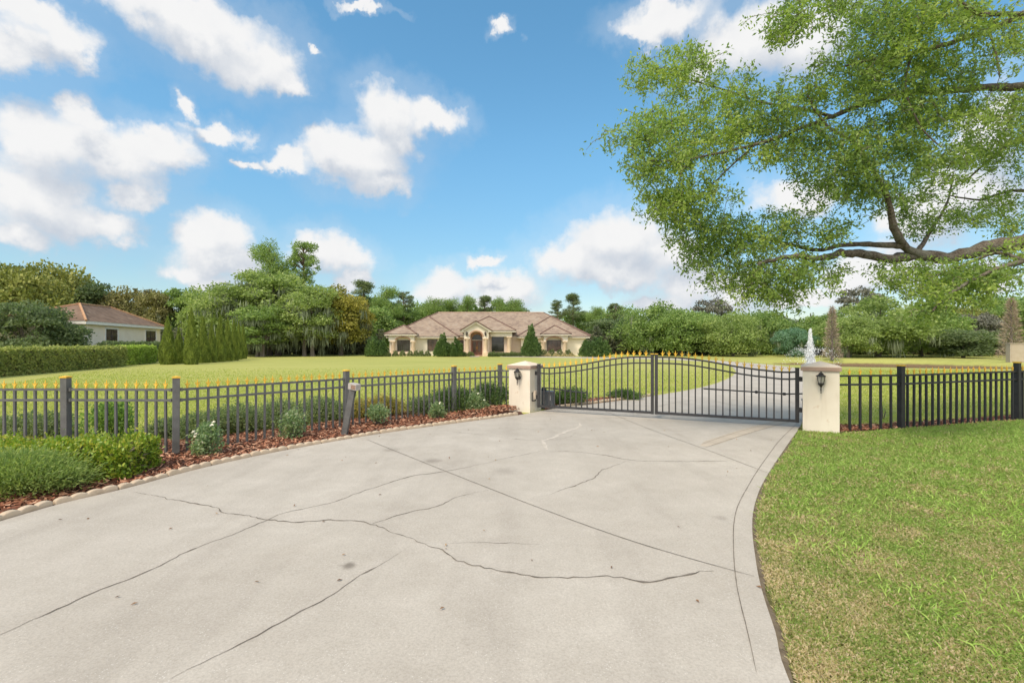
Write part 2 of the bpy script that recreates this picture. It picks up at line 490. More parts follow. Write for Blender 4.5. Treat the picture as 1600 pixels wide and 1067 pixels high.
def concrete_mat():
    m, t, b, out = new_mat('old_concrete')
    co = t.coord()
    big = t.mr(t.noise(co, 0.45, 5.0, 0.6), 0.3, 0.7)
    mid = t.mr(t.noise(co, 2.2, 6.0, 0.65), 0.3, 0.72)
    c = t.mix(big, (0.445, 0.395, 0.335), (0.575, 0.52, 0.45))
    c = t.mix(t.mr(t.noise(co, 0.9, 6.0, 0.7), 0.52, 0.72, 0, 0.35), c, (0.36, 0.305, 0.245))
    c = t.mix(t.math('MULTIPLY', mid, 0.55), c, (0.37, 0.325, 0.27))
    # worn lanes with dark smears along the way the cars go
    mp = t.n('ShaderNodeMapping'); mp.inputs['Rotation'].default_value = (0, 0, math.radians(52)); mp.inputs['Scale'].default_value = (1.6, 0.28, 1)
    t.L.new(co, mp.inputs[0])
    smear = t.mr(t.noise(mp.outputs[0], 1.0, 5.0, 0.6), 0.50, 0.76, 0, 0.42)
    c = t.mix(smear, c, (0.29, 0.25, 0.21))
    vor = t.n('ShaderNodeTexVoronoi'); vor.inputs['Scale'].default_value = 55.0; t.L.new(co, vor.inputs['Vector'])
    sp = t.math('MULTIPLY', t.mr(vor.outputs['Distance'], 0.26, 0.10, 0, 1), t.mr(t.noise(co, 9.0, 3), 0.42, 0.62, 0, 0.75))
    c = t.mix(sp, c, (0.70, 0.66, 0.60))
    fine = t.noise(co, 60.0, 6.0, 0.7)
    c = t.mix(t.mr(fine, 0.42, 0.75, 0, 0.45), c, (0.21, 0.18, 0.145))
    # a round drip stain
    for (px, py, r0, k) in ((545, 887, 0.10, 0.8), (675, 722, 0.22, 0.55), (610, 705, 0.20, 0.35), (790, 738, 0.3, 0.3), (1125, 812, 0.1, 0.3)):
        gx_, gy_ = G(px, py)
        dd = t.vmath('DISTANCE', co, (gx_, gy_, 0.0), out=1)
        dd = t.math('ADD', dd, t.math('MULTIPLY', t.math('SUBTRACT', t.noise(co, 12.0, 4), 0.5), 0.12))
        c = t.mix(t.mr(dd, r0, 0.0, 0, k, smooth=True), c, (0.15, 0.125, 0.10))
    t.L.new(c, b.inputs['Base Color'])
    b.inputs['Roughness'].default_value = 0.86; b.inputs['Specular IOR Level'].default_value = 0.25
    bump(t, b, fine, 0.35, 0.006)
    return m
M_CONC = concrete_mat()
M_CRACK = pmat('crack_dirt', (0.10, 0.085, 0.068), (0.22, 0.185, 0.15), 9.0, 0.95)
M_PATCH = pmat('crack_filler', (0.58, 0.52, 0.45), (0.46, 0.40, 0.33), 14.0, 0.9)
M_BAND = pmat('later_concrete', (0.50, 0.42, 0.33), (0.42, 0.355, 0.28), 3.0, 0.9)
ZD = 0.02
drive = flat_poly('driveway', DRIVE, ZD, M_CONC, thick=0.12)

def ribbon(mb, px, w0, w1, z, mi, jit=0.012, step=0.05):
    pts = smooth_path([(*G(x, y), 0) for x, y in px], 8)
    # resample
    out = [pts[0]]
    for p in pts[1:]:
        while (p - out[-1]).length > step: out.append(out[-1] + (p - out[-1]).normalized() * step)
    n = len(out); o1 = 0.0; L = []; ph = rnd.uniform(0, 99); rough = 1.0 if jit > 0.005 and not mi else 0.0
    for i, p in enumerate(out):
        d = (out[min(i + 1, n - 1)] - out[max(i - 1, 0)]).normalized(); s = Vector((d.y, -d.x, 0))
        o1 = 0.7 * o1 + rnd.uniform(-jit, jit)
        w = rnd.uniform(w0, w1) * (0.5 if mi else 0.25 if jit > 0.005 else 0.32) * min(1.0, 0.35 + 0.65 * min(i, n - 1 - i) / 8)
        wv = 0.5 + 0.5 * math.sin(i * 0.13 + ph) * math.sin(i * 0.041 + 2 * ph)
        if rough: w *= 0.45 + 1.3 * wv + (1.6 if rnd.random() < 0.045 else 0.0)
        c = p + s * o1
        L.append((c - s * w, c + s * w))
    vs = []; fs = []
    for a, b in L: vs += [(a.x, a.y, z), (b.x, b.y, z)]
    for i in range(n - 1): fs.append((2 * i, 2 * i + 1, 2 * i + 3, 2 * i + 2))
    mb.add(vs, fs, mi)
def px_of(p):   # back to pixels, for edges that are known on the ground
    return (800 + F * p[0] / p[1], HY + F * H / p[1])
mb = MB()
Z1 = ZD + 0.003
ribbon(mb, [(0, 998), (60, 970), (130, 938), (200, 910), (250, 888), (290, 866), (345, 846), (385, 830), (420, 815), (455, 802), (520, 788), (560, 772), (610, 756), (650, 745), (690, 740), (760, 725), (800, 716), (850, 706)], 0.008, 0.02, Z1, 0)
ribbon(mb, [(205, 772), (260, 781), (290, 788), (335, 793), (350, 803), (385, 808), (415, 816), (470, 819), (530, 817), (580, 822), (600, 830), (650, 850), (690, 862), (720, 878), (770, 893), (830, 905), (880, 908), (940, 904), (1020, 911), (1080, 903), (1120, 893)], 0.008, 0.024, Z1 + 0.001, 0, 0.02)
ribbon(mb, [(580, 822), (630, 805), (680, 795), (720, 778), (770, 766)], 0.006, 0.016, Z1, 0, 0.015)
ribbon(mb, [(265, 1067), (340, 1030), (420, 988), (470, 960), (510, 940), (550, 910), (590, 888), (625, 868), (648, 853)], 0.006, 0.014, Z1, 0, 0.007)
ribbon(mb, [(572, 688), (700, 740), (860, 803), (1000, 853), (1183, 906)], 0.011, 0.015, Z1 + 0.002, 0, 0.001)
ribbon(mb, [(940, 641), (1010, 670), (1100, 703), (1202, 742)], 0.012, 0.017, Z1, 0, 0.001)
ribbon(mb, [(850, 707), (900, 708), (950, 714), (985, 721), (1060, 723), (1140, 722)], 0.009, 0.018, Z1, 0)
ribbon(mb, [(985, 721), (960, 730), (935, 740), (925, 750), (880, 768), (840, 780)], 0.006, 0.014, Z1 + 0.001, 0, 0.015)
ribbon(mb, [(700, 675), (760, 682), (820, 689), (845, 690)], 0.01, 0.018, Z1, 0)
ribbon(mb, [(850, 690), (870, 682), (890, 674), (905, 669), (906, 662)], 0.05, 0.10, Z1, 1, 0.02)
ribbon(mb, [(846, 689), (850, 697), (860, 705)], 0.06, 0.10, Z1 + 0.001, 1, 0.02)
ribbon(mb, [(690, 852), (760, 851), (850, 853)], 0.003, 0.007, Z1, 0)
ribbon(mb, [(860, 690), (890, 684), (900, 676)], 0.006, 0.012, Z1, 0)
ribbon(mb, [(915, 653), (960, 655), (1010, 653)], 0.008, 0.014, Z1, 0)
# later strip of smoother concrete with its two edges
ribbon(mb, [(1098, 699), (1130, 687), (1180, 671), (1235, 657)], 0.26, 0.28, Z1 - 0.001, 2, 0.002)
ribbon(mb, [(1100, 702), (1135, 690), (1185, 674), (1236, 660)], 0.010, 0.014, Z1 + 0.001, 0, 0.001)
ribbon(mb, [(1094, 697), (1126, 685), (1178, 669), (1232, 655)], 0.008, 0.012, Z1 + 0.001, 0, 0.001)
# joint of the border strip along the curved right edge
ribbon(mb, [(1247, 662), (1236, 672), (1218, 690), (1200, 714), (1182, 740), (1168, 764), (1156, 786), (1149, 806), (1146, 828), (1146, 854), (1147, 880), (1151, 918), (1158, 952), (1166, 984), (1174, 1020), (1183, 1064)], 0.007, 0.011, Z1 + 0.003, 0, 0.0006)
# joints of the drive beyond the gate
ribbon(mb, [(1010, 640), (1090, 626), (1180, 640), (1250, 650)], 0.012, 0.018, Z1, 0, 0.002)
ribbon(mb, [(1105, 603), (1180, 602), (1250, 604)], 0.015, 0.02, Z1, 0, 0.002)
crk = mb.build('driveway_crack', [M_CRACK, M_PATCH, M_BAND]); tag(crk, kind='structure'); crk.parent = drive

# ------------------------------------------------------------------ mulch beds and the strip of soil beside the concrete
M_BED = pmat('mulch_bed', (0.055, 0.025, 0.016), (0.13, 0.055, 0.032), 9.0, 0.95, 0.6, 40.0, bdist=0.03)
M_SOIL = pmat('edge_soil', (0.12, 0.09, 0.06), (0.21, 0.165, 0.11), 9.0, 0.95, 0.6, 40.0, bdist=0.02)
BED = [p for p in EL if p[1] > 2.0] + [(0.25, 12.1), (0.2, 13.2), (-0.6, 14.0), (-1.9, 13.4), (-3.9, 11.2), (-5.7, 8.9), (-9.5, 8.9), (-9.5, 2.0)]
flat_poly('mulch_ground', BED, 0.012, M_BED)
BED2 = [(0.9, 12.72), (1.66, 13.50), (2.44, 14.02), (4.10, 15.52), (3.6, 15.9), (1.8, 15.0), (0.35, 13.9)]
flat_poly('mulch_ground', BED2, 0.012, M_BED)
PU = Vector((0.857, -0.515, 0)); PV = Vector((0.515, 0.857, 0))       # along and across the gate line
RF = [(6.5, 9.66), (7.88, 9.85), (11.33, 10.9), (14.6, 12.0)]
BED3 = [(x, y - 0.05) for x, y in RF] + [(x, y + 0.55) for x, y in reversed(RF)]
flat_poly('mulch_ground', BED3, 0.012, M_BED)
soil = [(x - 0.02, y) for x, y in ER] + [(x + 0.035 + 0.02 * math.sin(7 * y), y - 0.02) for x, y in reversed(ER)]
flat_poly('soil_strip', soil, 0.008, M_SOIL)

# right-hand verge: thatch under the blades
m, t, b, out = new_mat('verge_thatch')
co = t.coord()
c = t.mix(t.mr(t.noise(co, 1.1, 5, 0.65), 0.38, 0.62), (0.17, 0.19, 0.06), (0.30, 0.25, 0.12))
c = t.mix(t.mr(t.noise(co, 45.0, 5, 0.7), 0.3, 0.7), c, (0.055, 0.05, 0.02))
t.L.new(c, b.inputs['Base Color']); b.inputs['Roughness'].default_value = 0.95; b.inputs['Specular IOR Level'].default_value = 0.1
bump(t, b, t.noise(co, 60, 5), 0.8, 0.03)
VERGE = [(x + 0.02, y) for x, y in reversed(ER)] + [(5.62, 9.60), (5.95, 10.08), (6.45, 9.72)] + [(x, y - 0.03) for x, y in RF[1:]] + [(24, 14), (24, -6)]
flat_poly('verge', VERGE, 0.005, m)
# ------------------------------------------------------------------ iron fence and gate
def iron(name, c1, c2):
    m = pmat(name, c1, c2, 9.0, 0.5, 0.0, spec=0.4)
    return m
M_IRON = iron('grey_black_paint', (0.10, 0.098, 0.095), (0.145, 0.142, 0.138))
M_IRON_D = iron('black_paint', (0.018, 0.018, 0.02), (0.03, 0.03, 0.032))
M_GATE = iron('dark_brown_paint', (0.035, 0.033, 0.035), (0.055, 0.052, 0.053))
M_GOLD = pmat('gold_paint', (0.80, 0.50, 0.05), (0.66, 0.38, 0.04), 25.0, 0.5, spec=0.4)

def finial_mesh(h):
    """gold fleur finial: stem, cross arms curling up, pointed tip"""
    mb = MB()
    k = h / 0.165
    mb.lathe([(0.019, 0), (0.019, 0.035 * k), (0.013, 0.045 * k), (0.013, 0.065 * k)], 8)
    mb.lathe([(0.010, 0.065 * k), (0.015, 0.082 * k), (0.013, 0.105 * k), (0.007, 0.135 * k), (0.001, h)], 8, sq=0.6)
    for s in (-1, 1):
        mb.tube([(0, 0, 0.062 * k), (s * 0.022, 0, 0.066 * k), (s * 0.038, 0, 0.082 * k), (s * 0.036, 0, 0.100 * k)], [0.009, 0.010, 0.008, 0.004], 6)
    mb.box(-0.026, 0.026, -0.012, 0.012, 0.048 * k, 0.060 * k)
    me = bpy.data.meshes.new('finial'); me.from_pydata(mb.v, [], mb.f); me.materials.append(M_GOLD); me.update()
    return me
FINIAL = finial_mesh(0.165)

def inst(name, me, parent, loc, rz=0.0, sc=None):
    o = bpy.data.objects.new(name, me); COL.objects.link(o); o.parent = parent
    o.location = loc; o.rotation_euler = (0, 0, rz)
    if sc: o.scale = sc
    return o

def picket_mesh(z0, z1, w, mat):
    mb = MB().box(-w / 2, w / 2, -w / 2, w / 2, z0, z1)
    o = bpy.data.meshes.new('picket'); o.from_pydata(mb.v, [], mb.f); o.materials.append(mat); o.update()
    return o

def post_mesh(h, w, mat):
    mb = MB().box(-w / 2, w / 2, -w / 2, w / 2, -0.05, h)
    me = bpy.data.meshes.new('post'); me.from_pydata(mb.v, [], mb.f)
    bm = bmesh.new(); bm.from_mesh(me)
    bmesh.ops.bevel(bm, geom=bm.edges[:], offset=0.006, segments=2, profile=0.5, affect='EDGES'); bm.to_mesh(me); bm.free()
    me.materials.append(mat); me.update()
    return me
def cap_mesh(w):
    mb = MB(); a = w / 2 + 0.006
    mb.box(-a, a, -a, a, 0, 0.022)
    mb.add([(-a, -a, 0.0225), (a, -a, 0.0225), (a, a, 0.0225), (-a, a, 0.0225), (0, 0, 0.036)], [(0, 1, 4), (1, 2, 4), (2, 3, 4), (3, 0, 4)])
    me = bpy.data.meshes.new('post_cap'); me.from_pydata(mb.v, [], mb.f); me.materials.append(M_GOLD); me.update()
    return me
CAP = cap_mesh(0.10)

def fence(root, pts, posts, counts, zr, zr2, hp, mat, pw=0.036):
    """pts: polyline on the ground, posts: which points carry a post, counts: pickets per stretch; zr, zr2 rail heights per point"""
    base = root.location
    pm = post_mesh(1.0, 0.10, mat); 
    for i, (x, y) in enumerate(pts):
        if not posts[i]: continue
        a = pts[max(i - 1, 0)]; b = pts[min(i + 1, len(pts) - 1)]
        rz = math.atan2(b[1] - a[1], b[0] - a[0])
        o = inst('post', pm, root, (x - base.x, y - base.y, 0), rz); o.scale = (1, 1, hp[i]); o.rotation_euler.x = rnd.uniform(-.008, .008); o.rotation_euler.y = rnd.uniform(-.008, .008)
        c = inst('post_cap', CAP, o, (0, 0, 1.0)); c.scale = (1, 1, 1 / hp[i])
    kp = {}
    for i in range(len(pts) - 1):
        a = Vector((*pts[i], 0)) - base; b = Vector((*pts[i + 1], 0)) - base
        a.z = b.z = 0
        d = (b - a).normalized(); rz = math.atan2(d.y, d.x)
        e0 = 0.051 if posts[i] else 0.0; e1 = 0.051 if posts[i + 1] else 0.0
        for zz in (zr, zr2):
            mb = MB().bar(a + d * e0 + Vector((0, 0, zz[i] - 0.018)), b - d * e1 + Vector((0, 0, zz[i + 1] - 0.018)), 0.040, 0.036)
            # little sockets that hold the rail on the post
            for p, s, on in ((a + d * (e0 + 0.02), zz[i], posts[i]), (b - d * (e1 + 0.02), zz[i + 1], posts[i + 1])):
                if on: mb.bar(p - d * 0.018 + Vector((0, 0, s - 0.018)), p + d * 0.018 + Vector((0, 0, s - 0.018)), 0.054, 0.050)
            mb.build('rail', mat, root)
        n = counts[i]
        for j in range(n):
            t = (j + 1) / (n + 1)
            z = zr[i] + (zr[i + 1] - zr[i]) * t
            key = round(z - 0.03, 3)
            if key not in kp: kp[key] = picket_mesh(-0.05, key + 0.028, pw, mat)
            p = a.lerp(b, t)
            k = inst('picket', kp[key], root, p, rz + rnd.uniform(-.05, .05)); k.rotation_euler.y = rnd.uniform(-.007, .007)
            inst('finial', FINIAL, k, (0, 0, z), 0, (0.85, 0.85, 0.86))

LP = [(-10.6, 7.52), (-7.0, 7.64), (-5.28, 7.64), (-3.46, 10.15), (-1.46, 12.2), (-0.32, 13.05), (0.02, 12.83)]
lf = empty('iron_fence', (-3.46, 10.15, 0), 0, 'grey iron picket fence with gold finials, cornering left of the driveway behind the mulch bed', 'fence')
zt = [1.045, 1.04, 1.035, 1.02, 1.02, 1.03, 1.03]
fence(lf, LP, [1, 1, 1, 1, 1, 1, 0], [22, 10, 19, 18, 8, 1], zt, [z - 0.165 for z in zt], [1.2, 1.205, 1.20, 1.165, 1.16, 1.17, 1.1], M_IRON, 0.031)
rf = empty('iron_fence', (7.88, 9.85, 0), 0, 'black iron picket fence with gold finials, running right from the right gate pillar', 'fence')
zt = [1.115, 1.115, 1.133, 1.14]
fence(rf, RF, [0, 1, 1, 1], [5, 19, 18], zt, [z - 0.175 for z in zt], [1.2, 1.285, 1.305, 1.3], M_IRON_D)

# --- pillars
def stucco(name, c1, c2, dirt):
    m, t, b, out = new_mat(name)
    co = t.coord()
    c = t.mix(t.mr(t.noise(co, 2.0, 5), 0.35, 0.65), c1, c2)
    mp = t.n('ShaderNodeMapping'); mp.inputs['Scale'].default_value = (6, 6, 0.7); t.L.new(co, mp.inputs[0])
    c = t.mix(t.mr(t.noise(mp.outputs[0], 1.6, 5), 0.55, 0.8, 0, 0.5), c, dirt)
    c = t.mix(t.mr(t.noise(co, 4.0, 3), 0.66, 0.74, 0, 0.55), c, (0.50, 0.33, 0.20))
    t.L.new(c, b.inputs['Base Color']); b.inputs['Roughness'].default_value = 0.9; b.inputs['Specular IOR Level'].default_value = 0.2
    bump(t, b, t.noise(co, 60, 5), 0.3, 0.006)
    return m
M_STUC = stucco('cream_stucco', (0.69, 0.61, 0.50), (0.75, 0.68, 0.57), (0.57, 0.48, 0.37))
M_CAPB = pmat('brown_band', (0.33, 0.22, 0.17), (0.39, 0.275, 0.215), 5.0, 0.8, 0.2, 60)
M_CAPT = pmat('pale_cap', (0.68, 0.55, 0.43), (0.76, 0.63, 0.50), 4.0, 0.85, 0.3, 60)

def pillar(corner, w, h, off, label):
    c = Vector((corner[0], corner[1], 0)) + off * w
    ctr = c
    rz = math.atan2(PU.y, PU.x)
    r = empty('gate_pillar', ctr, rz, label, 'pillar', 'gate pillars')
    a = w / 2
    MB().box(-a, a, -a, a, -0.1, h - 0.075).build('shaft', M_STUC, r, bevel=0.008)
    e = a + 0.035
    MB().box(-e, e, -e, e, h - 0.0745, h).build('cap_band', M_CAPB, r, bevel=0.006)
    mb = MB(); e -= 0.004
    mb.add([(-e, -e, h + 0.001), (e, -e, h + 0.001), (e, e, h + 0.001), (-e, e, h + 0.001), (-e, -e, h + 0.012), (e, -e, h + 0.012), (e, e, h + 0.012), (-e, e, h + 0.012), (0, 0, h + 0.115)],
           [(3, 2, 1, 0), (0, 1, 5, 4), (1, 2, 6, 5), (2, 3, 7, 6), (3, 0, 4, 7), (4, 5, 8), (5, 6, 8), (6, 7, 8), (7, 4, 8)])
    mb.build('cap_top', M_CAPT, r)
    return r
pr = pillar((5.80, 9.708), 0.615, 1.275, PU * 0.5 + PV * 0.5, 'right gate pillar of cream stucco, hung with a lantern, at the edge of the grass verge')
pl = pillar((0.45, 12.2), 0.62, 1.175, PU * -0.5 + PV * 0.5, 'left gate pillar of cream stucco, hung with a lantern, at the end of the mulch bed')

# --- wall lanterns
M_BLK = pmat('lantern_iron', (0.018, 0.016, 0.014), (0.035, 0.03, 0.026), 30.0, 0.45, spec=0.5)
m, t, b, out = new_mat('seeded_glass')
b.inputs['Base Color'].default_value = (0.42, 0.40, 0.34, 1); b.inputs['Roughness'].default_value = 0.25; b.inputs['Alpha'].default_value = 0.75
M_LG = m
def lantern(pil, w, z, k, label, yaw=0.0, dx=0.0):
    rz = pil.rotation_euler.z
    p = pil.location + Vector((math.cos(rz), math.sin(rz), 0)) * dx - Vector((-math.sin(rz), math.cos(rz), 0)) * (w / 2) + Vector((0, 0, z))
    r = empty('wall_lantern', p, rz + yaw, label, 'lantern', 'pillar lanterns'); r.scale = (k, k, k)
    y = -0.105
    mb = MB()                                     # wall plate and arm
    mb.lathe([(0.001, -0.02), (0.052, -0.018), (0.052, -0.006), (0.03, 0.012), (0.012, 0.02)], 14)
    mb.v = [(v[0], -v[2] - 0.019, v[1] - 0.045) for v in mb.v]
    mb.tube([(0, -0.02, -0.045), (0, -0.05, -0.075), (0, -0.09, -0.085), (0, y, -0.07)], 0.011, 8)
    mb.build('bracket', M_BLK, r)
    mb = MB(); mb.lathe([(0.006, -0.235), (0.013, -0.225), (0.008, -0.205), (0.014, -0.16), (0.010, -0.12), (0.022, -0.09), (0.045, -0.065), (0.058, -0.05), (0.058, -0.035)], 8, (0, y, 0))
    mb.build('base', M_BLK, r)
    mb = MB(); mb.lathe([(0.046, -0.034), (0.076, 0.10), (0.076, 0.104)], 6, (0, y, 0)); mb.build('glass', M_LG, r)
    mb = MB()
    for j in range(6):
        a = 2 * math.pi * (j + 0.5) / 6
        mb.tube([(0.049 * math.cos(a), y + 0.049 * math.sin(a), -0.036), (0.080 * math.cos(a), y + 0.080 * math.sin(a), 0.108)], 0.0065, 5)
    mb.lathe([(0.052, -0.0345), (0.052, -0.024)], 12, (0, y, 0)); mb.build('cage', M_BLK, r)
    mb = MB(); mb.lathe([(0.090, 0.1045), (0.092, 0.113), (0.062, 0.132), (0.040, 0.150), (0.048, 0.158), (0.030, 0.172), (0.012, 0.180), (0.016, 0.192), (0.003, 0.207)], 12, (0, y, 0))
    mb.build('roof', M_BLK, r)
lantern(pr, 0.615, 1.00, 0.98, 'black wall lantern on the right gate pillar')
lantern(pl, 0.62, 0.92, 0.98, 'black wall lantern on the left gate pillar', 0.0)

# --- double gate
GA, GB = Vector((0.685, 12.40, 0)), Vector((5.875, 10.02, 0))
gd = (GB - GA).normalized(); GL = (GB - GA).length
def gate_leaf(a, d, L, zlo, zhi, label, flip):
    rz = math.atan2(d.y, d.x)
    r = empty('gate_leaf', a, rz, label, 'gate', 'leaves of the driveway gate')
    zb = 0.155
    def top(x):
        t = min(max(x / L, 0), 1)
        t = (t - 0.10) / 0.82
        t = min(max(t, 0), 1)
        dip = -0.02 * math.exp(-((x / L - 0.08) / 0.08) ** 2)
        return zlo + dip + (zhi - zlo) * (0.5 - 0.5 * math.cos(math.pi * t))
    MB().box(-0.035, 0.035, -0.035, 0.035, zb - 0.04, zlo + 0.045).build('hinge_stile', M_GATE, r, bevel=0.004)
    MB().box(L - 0.032, L + 0.032, -0.03, 0.03, zb - 0.04, zhi + 0.045).build('meeting_stile', M_GATE, r, bevel=0.004)
    for o_, x, zz, w in (('stile_cap', 0, zlo + 0.046, 0.04), ('stile_cap', L, zhi + 0.046, 0.037)):
        MB().box(x - w, x + w, -w, w, zz, zz + 0.018).build(o_, M_GOLD if x else M_GATE, r)
    xs = [0.036 + (L - 0.07) * i / 26 for i in range(27)]
    MB().strip(xs, lambda x: top(x) - 0.034, top, -0.02, 0.02).build('top_rail', M_GATE, r)
    MB().strip(xs, lambda x: top(x) - 0.175, lambda x: top(x) - 0.143, -0.018, 0.018).build('second_rail', M_GATE, r)
    MB().box(0.036, L - 0.033, -0.028, 0.028, zb - 0.035, zb + 0.02).build('bottom_rail', M_GATE, r)
    n = 19
    for j in range(n):
        x = L * (j + 1) / (n + 1)
        k = MB().box(-0.0135, 0.0135, -0.0135, 0.0135, zb + 0.021, top(x) - 0.035).build('picket', M_GATE, r)
        k.location = (x, 0, 0)
        f = inst('finial', FINIAL, k, (0, 0, top(x) + 0.0005)); f.scale = (0.9, 0.9, 0.88)
    for zz in (zlo - 0.17, zb + 0.22):
        mb = MB().box(-0.115, -0.036, -0.022, 0.022, zz - 0.045, zz + 0.045).box(-0.15, -0.1155, -0.05, 0.05, zz - 0.06, zz + 0.06)
        mb.tube([(-0.06, -0.03, zz - 0.05), (-0.06, -0.03, zz + 0.05)], 0.018, 8)
        mb.build('hinge', M_GATE, r)
    return r
MID = GA + gd * (GL * 0.497)
Lh = GL / 2 - 0.045
g1 = gate_leaf(GA, gd, Lh, 1.155, 1.445, 'left leaf of the iron driveway gate, rising towards the middle, hinged on the left pillar', False)
g2 = gate_leaf(GB, -gd, Lh, 1.18, 1.445, 'right leaf of the iron driveway gate, rising towards the middle, hinged on the right pillar', True)

# --- gate openers behind the leaves
M_OPER = pmat('opener_grey', (0.10, 0.105, 0.115), (0.13, 0.135, 0.145), 5.0, 0.55)
M_WHT = pmat('white_label', (0.75, 0.75, 0.73), (0.7, 0.7, 0.68), 8.0, 0.6)
gz = math.atan2(gd.y, gd.x)
def opener(p, rz, label, arm_pts, box=True):
    r = empty('gate_opener', p, rz, label, 'gate opener')
    if box:
        MB().box(-0.20, 0.20, -0.16, 0.16, 0, 0.43).build('housing', M_OPER, r, bevel=0.012)
        MB().box(-0.215, 0.215, -0.175, 0.175, 0.431, 0.465).build('lid', M_OPER, r, bevel=0.008)
        MB().lathe([(0.09, 0.466), (0.09, 0.50), (0.05, 0.525), (0.03, 0.56)], 12, (-0.07, 0, 0)).build('drive_hub', M_IRON_D, r)
        MB().box(0.105, 0.145, -0.1625, -0.1605, 0.23, 0.35).build('label', M_WHT, r)
    mb = MB()
    for a, b2 in zip(arm_pts[:-1], arm_pts[1:]): mb.bar(a, b2, 0.03, 0.028)
    for a in arm_pts[1:-1]: mb.lathe([(0.03, -0.03), (0.03, 0.03)], 8, a)
    mb.build('arm', M_GATE, r)
    return r
opener((0.91, 13.02, 0.012), gz + 0.20, 'grey gate opener cabinet with a white label behind the left gate leaf', [(-0.07, 0, 0.545), (0.25, -0.18, 0.54), (0.62, -0.28, 0.50), (1.12, -0.34, 0.46)])
opener((6.72, 10.85, 0.02), gz, 'gate opener behind the right gate pillar, its long arm fixed to the right leaf', [(-0.07, 0, 0.60), (-0.6, -0.42, 0.61), (-1.15, -0.43, 0.63), (-2.25, -0.62, 0.68)])
# keypad box and conduit on the inner face of the left pillar
r = empty('switch_box', pl.location + Vector((0, 0, 0.34)), pl.rotation_euler.z, 'small beige switch box with a conduit on the inner side of the left gate pillar', 'switch box')
MB().box(0.3115, 0.35, -0.11, -0.01, -0.02, 0.19).build('box', M_CAPT, r, bevel=0.005)
MB().tube([(0.33, -0.22, -0.05), (0.33, -0.22, 0.17)], 0.012, 8).tube([(0.33, -0.22, -0.05), (0.33, -0.06, -0.05), (0.33, -0.06, -0.021)], 0.012, 8).build('conduit', M_IRON_D, r)

# --- leaning keypad post
r = empty('keypad_post', (*G(537, 681), 0.0), 0, 'leaning grey steel post with a weathered keypad box on top, beside the driveway edging', 'keypad post')
b_ = Vector((0, 0, -0.05)); top_ = P(552, 606, 9.12) - Vector((*G(537, 681), 0))
MB().bar(b_, top_, 0.105, 0.105).build('post', M_IRON, r, bevel=0.006)
M_KEY = pmat('weathered_box', (0.34, 0.31, 0.28), (0.46, 0.42, 0.39), 25.0, 0.7, 0.2, 50)
kb = MB().box(-0.10, 0.10, -0.06, 0.07, 0.0, 0.115).build('keypad_box', M_KEY, r, bevel=0.006)
kb.location = top_ + Vector((0.02, -0.02, -0.03)); kb.rotation_euler = (0.05, 0.12, -0.45)
kp_ = MB().box(-0.02, 0.088, -0.063, -0.0605, 0.018, 0.095).build('keypad', pmat('rust_brown', (0.22, 0.13, 0.09), (0.33, 0.22, 0.16), 40.0, 0.8), kb)
MB().bar(top_ + Vector((0.062, -0.03, -0.02)), top_ + Vector((0.035, -0.03, -0.17)), 0.02, 0.02).build('cable', M_IRON_D, r)

# ------------------------------------------------------------------ scalloped edging blocks
M_EDGE = pmat('edging_concrete', (0.44, 0.335, 0.235), (0.54, 0.43, 0.315), 6.0, 0.92, 0.5, 50)
def edging_mesh(n=4, w=0.15, h=0.036, th=0.07):
    mb = MB(); Lb = n * w - 0.012
    xs = [Lb * i / (n * 8) for i in range(n * 8 + 1)]
    def top(x):
        u = (x / Lb * n) % 1.0
        if x >= Lb - 1e-6: u = 1.0
        return h + 0.032 * math.sqrt(max(0.0, 1 - (2 * u - 1) ** 2 * 0.94))
    mb.strip(xs, lambda x: -0.04, top, -th / 2, th / 2)
    me = bpy.data.meshes.new('edging_block'); me.from_pydata(mb.v, [], mb.f)
    bm = bmesh.new(); bm.from_mesh(me); bmesh.ops.remove_doubles(bm, verts=bm.verts, dist=1e-4)
    bmesh.ops.recalc_face_normals(bm, faces=bm.faces)
    ed = [e for e in bm.edges if len(e.link_faces) == 2 and e.calc_face_angle(0) > 0.9]
    bmesh.ops.bevel(bm, geom=ed, offset=0.012, segments=2, profile=0.5, affect='EDGES', clamp_overlap=True)
    bm.to_mesh(me); bm.free()
    me.polygons.foreach_set('use_smooth', [True] * len(me.polygons))
    me.materials.append(M_EDGE); me.update()
    return me
EDM = edging_mesh()
def lay_edging(path, off, label, group, skip=()):
    pts = [Vector((x, y, 0)) for x, y in path]
    seg = [0.0]
    for a, b2 in zip(pts[:-1], pts[1:]): seg.append(seg[-1] + (b2 - a).length)
    def at(s):
        for i in range(len(pts) - 1):
            if s <= seg[i + 1] + 1e-9:
                return pts[i].lerp(pts[i + 1], (s - seg[i]) / max(seg[i + 1] - seg[i], 1e-9))
        return pts[-1]
    s = 0.0; k = 0
    while s + 0.6 <= seg[-1]:
        a = at(s); c = at(s + 0.595); d = (c - a).normalized(); nrm = Vector((-d.y, d.x, 0))
        o = bpy.data.objects.new('edging_block', EDM); COL.objects.link(o)
        o.location = a + nrm * off + Vector((0, 0, 0.012 + rnd.uniform(-0.008, 0.008))); o.rotation_euler = (rnd.uniform(-0.08, 0.08), rnd.uniform(-0.012, 0.012), math.atan2(d.y, d.x) + rnd.uniform(-0.015, 0.015))
        lb = label
        tag(o, lb, 'edging block', group)
        s += 0.6; k += 1
lay_edging([p for p in EL if p[1] > 2.6] + [(0.32, 11.95)], 0.05, 'beige scalloped concrete edging block between the driveway and the mulch bed', 'edging blocks along the driveway')
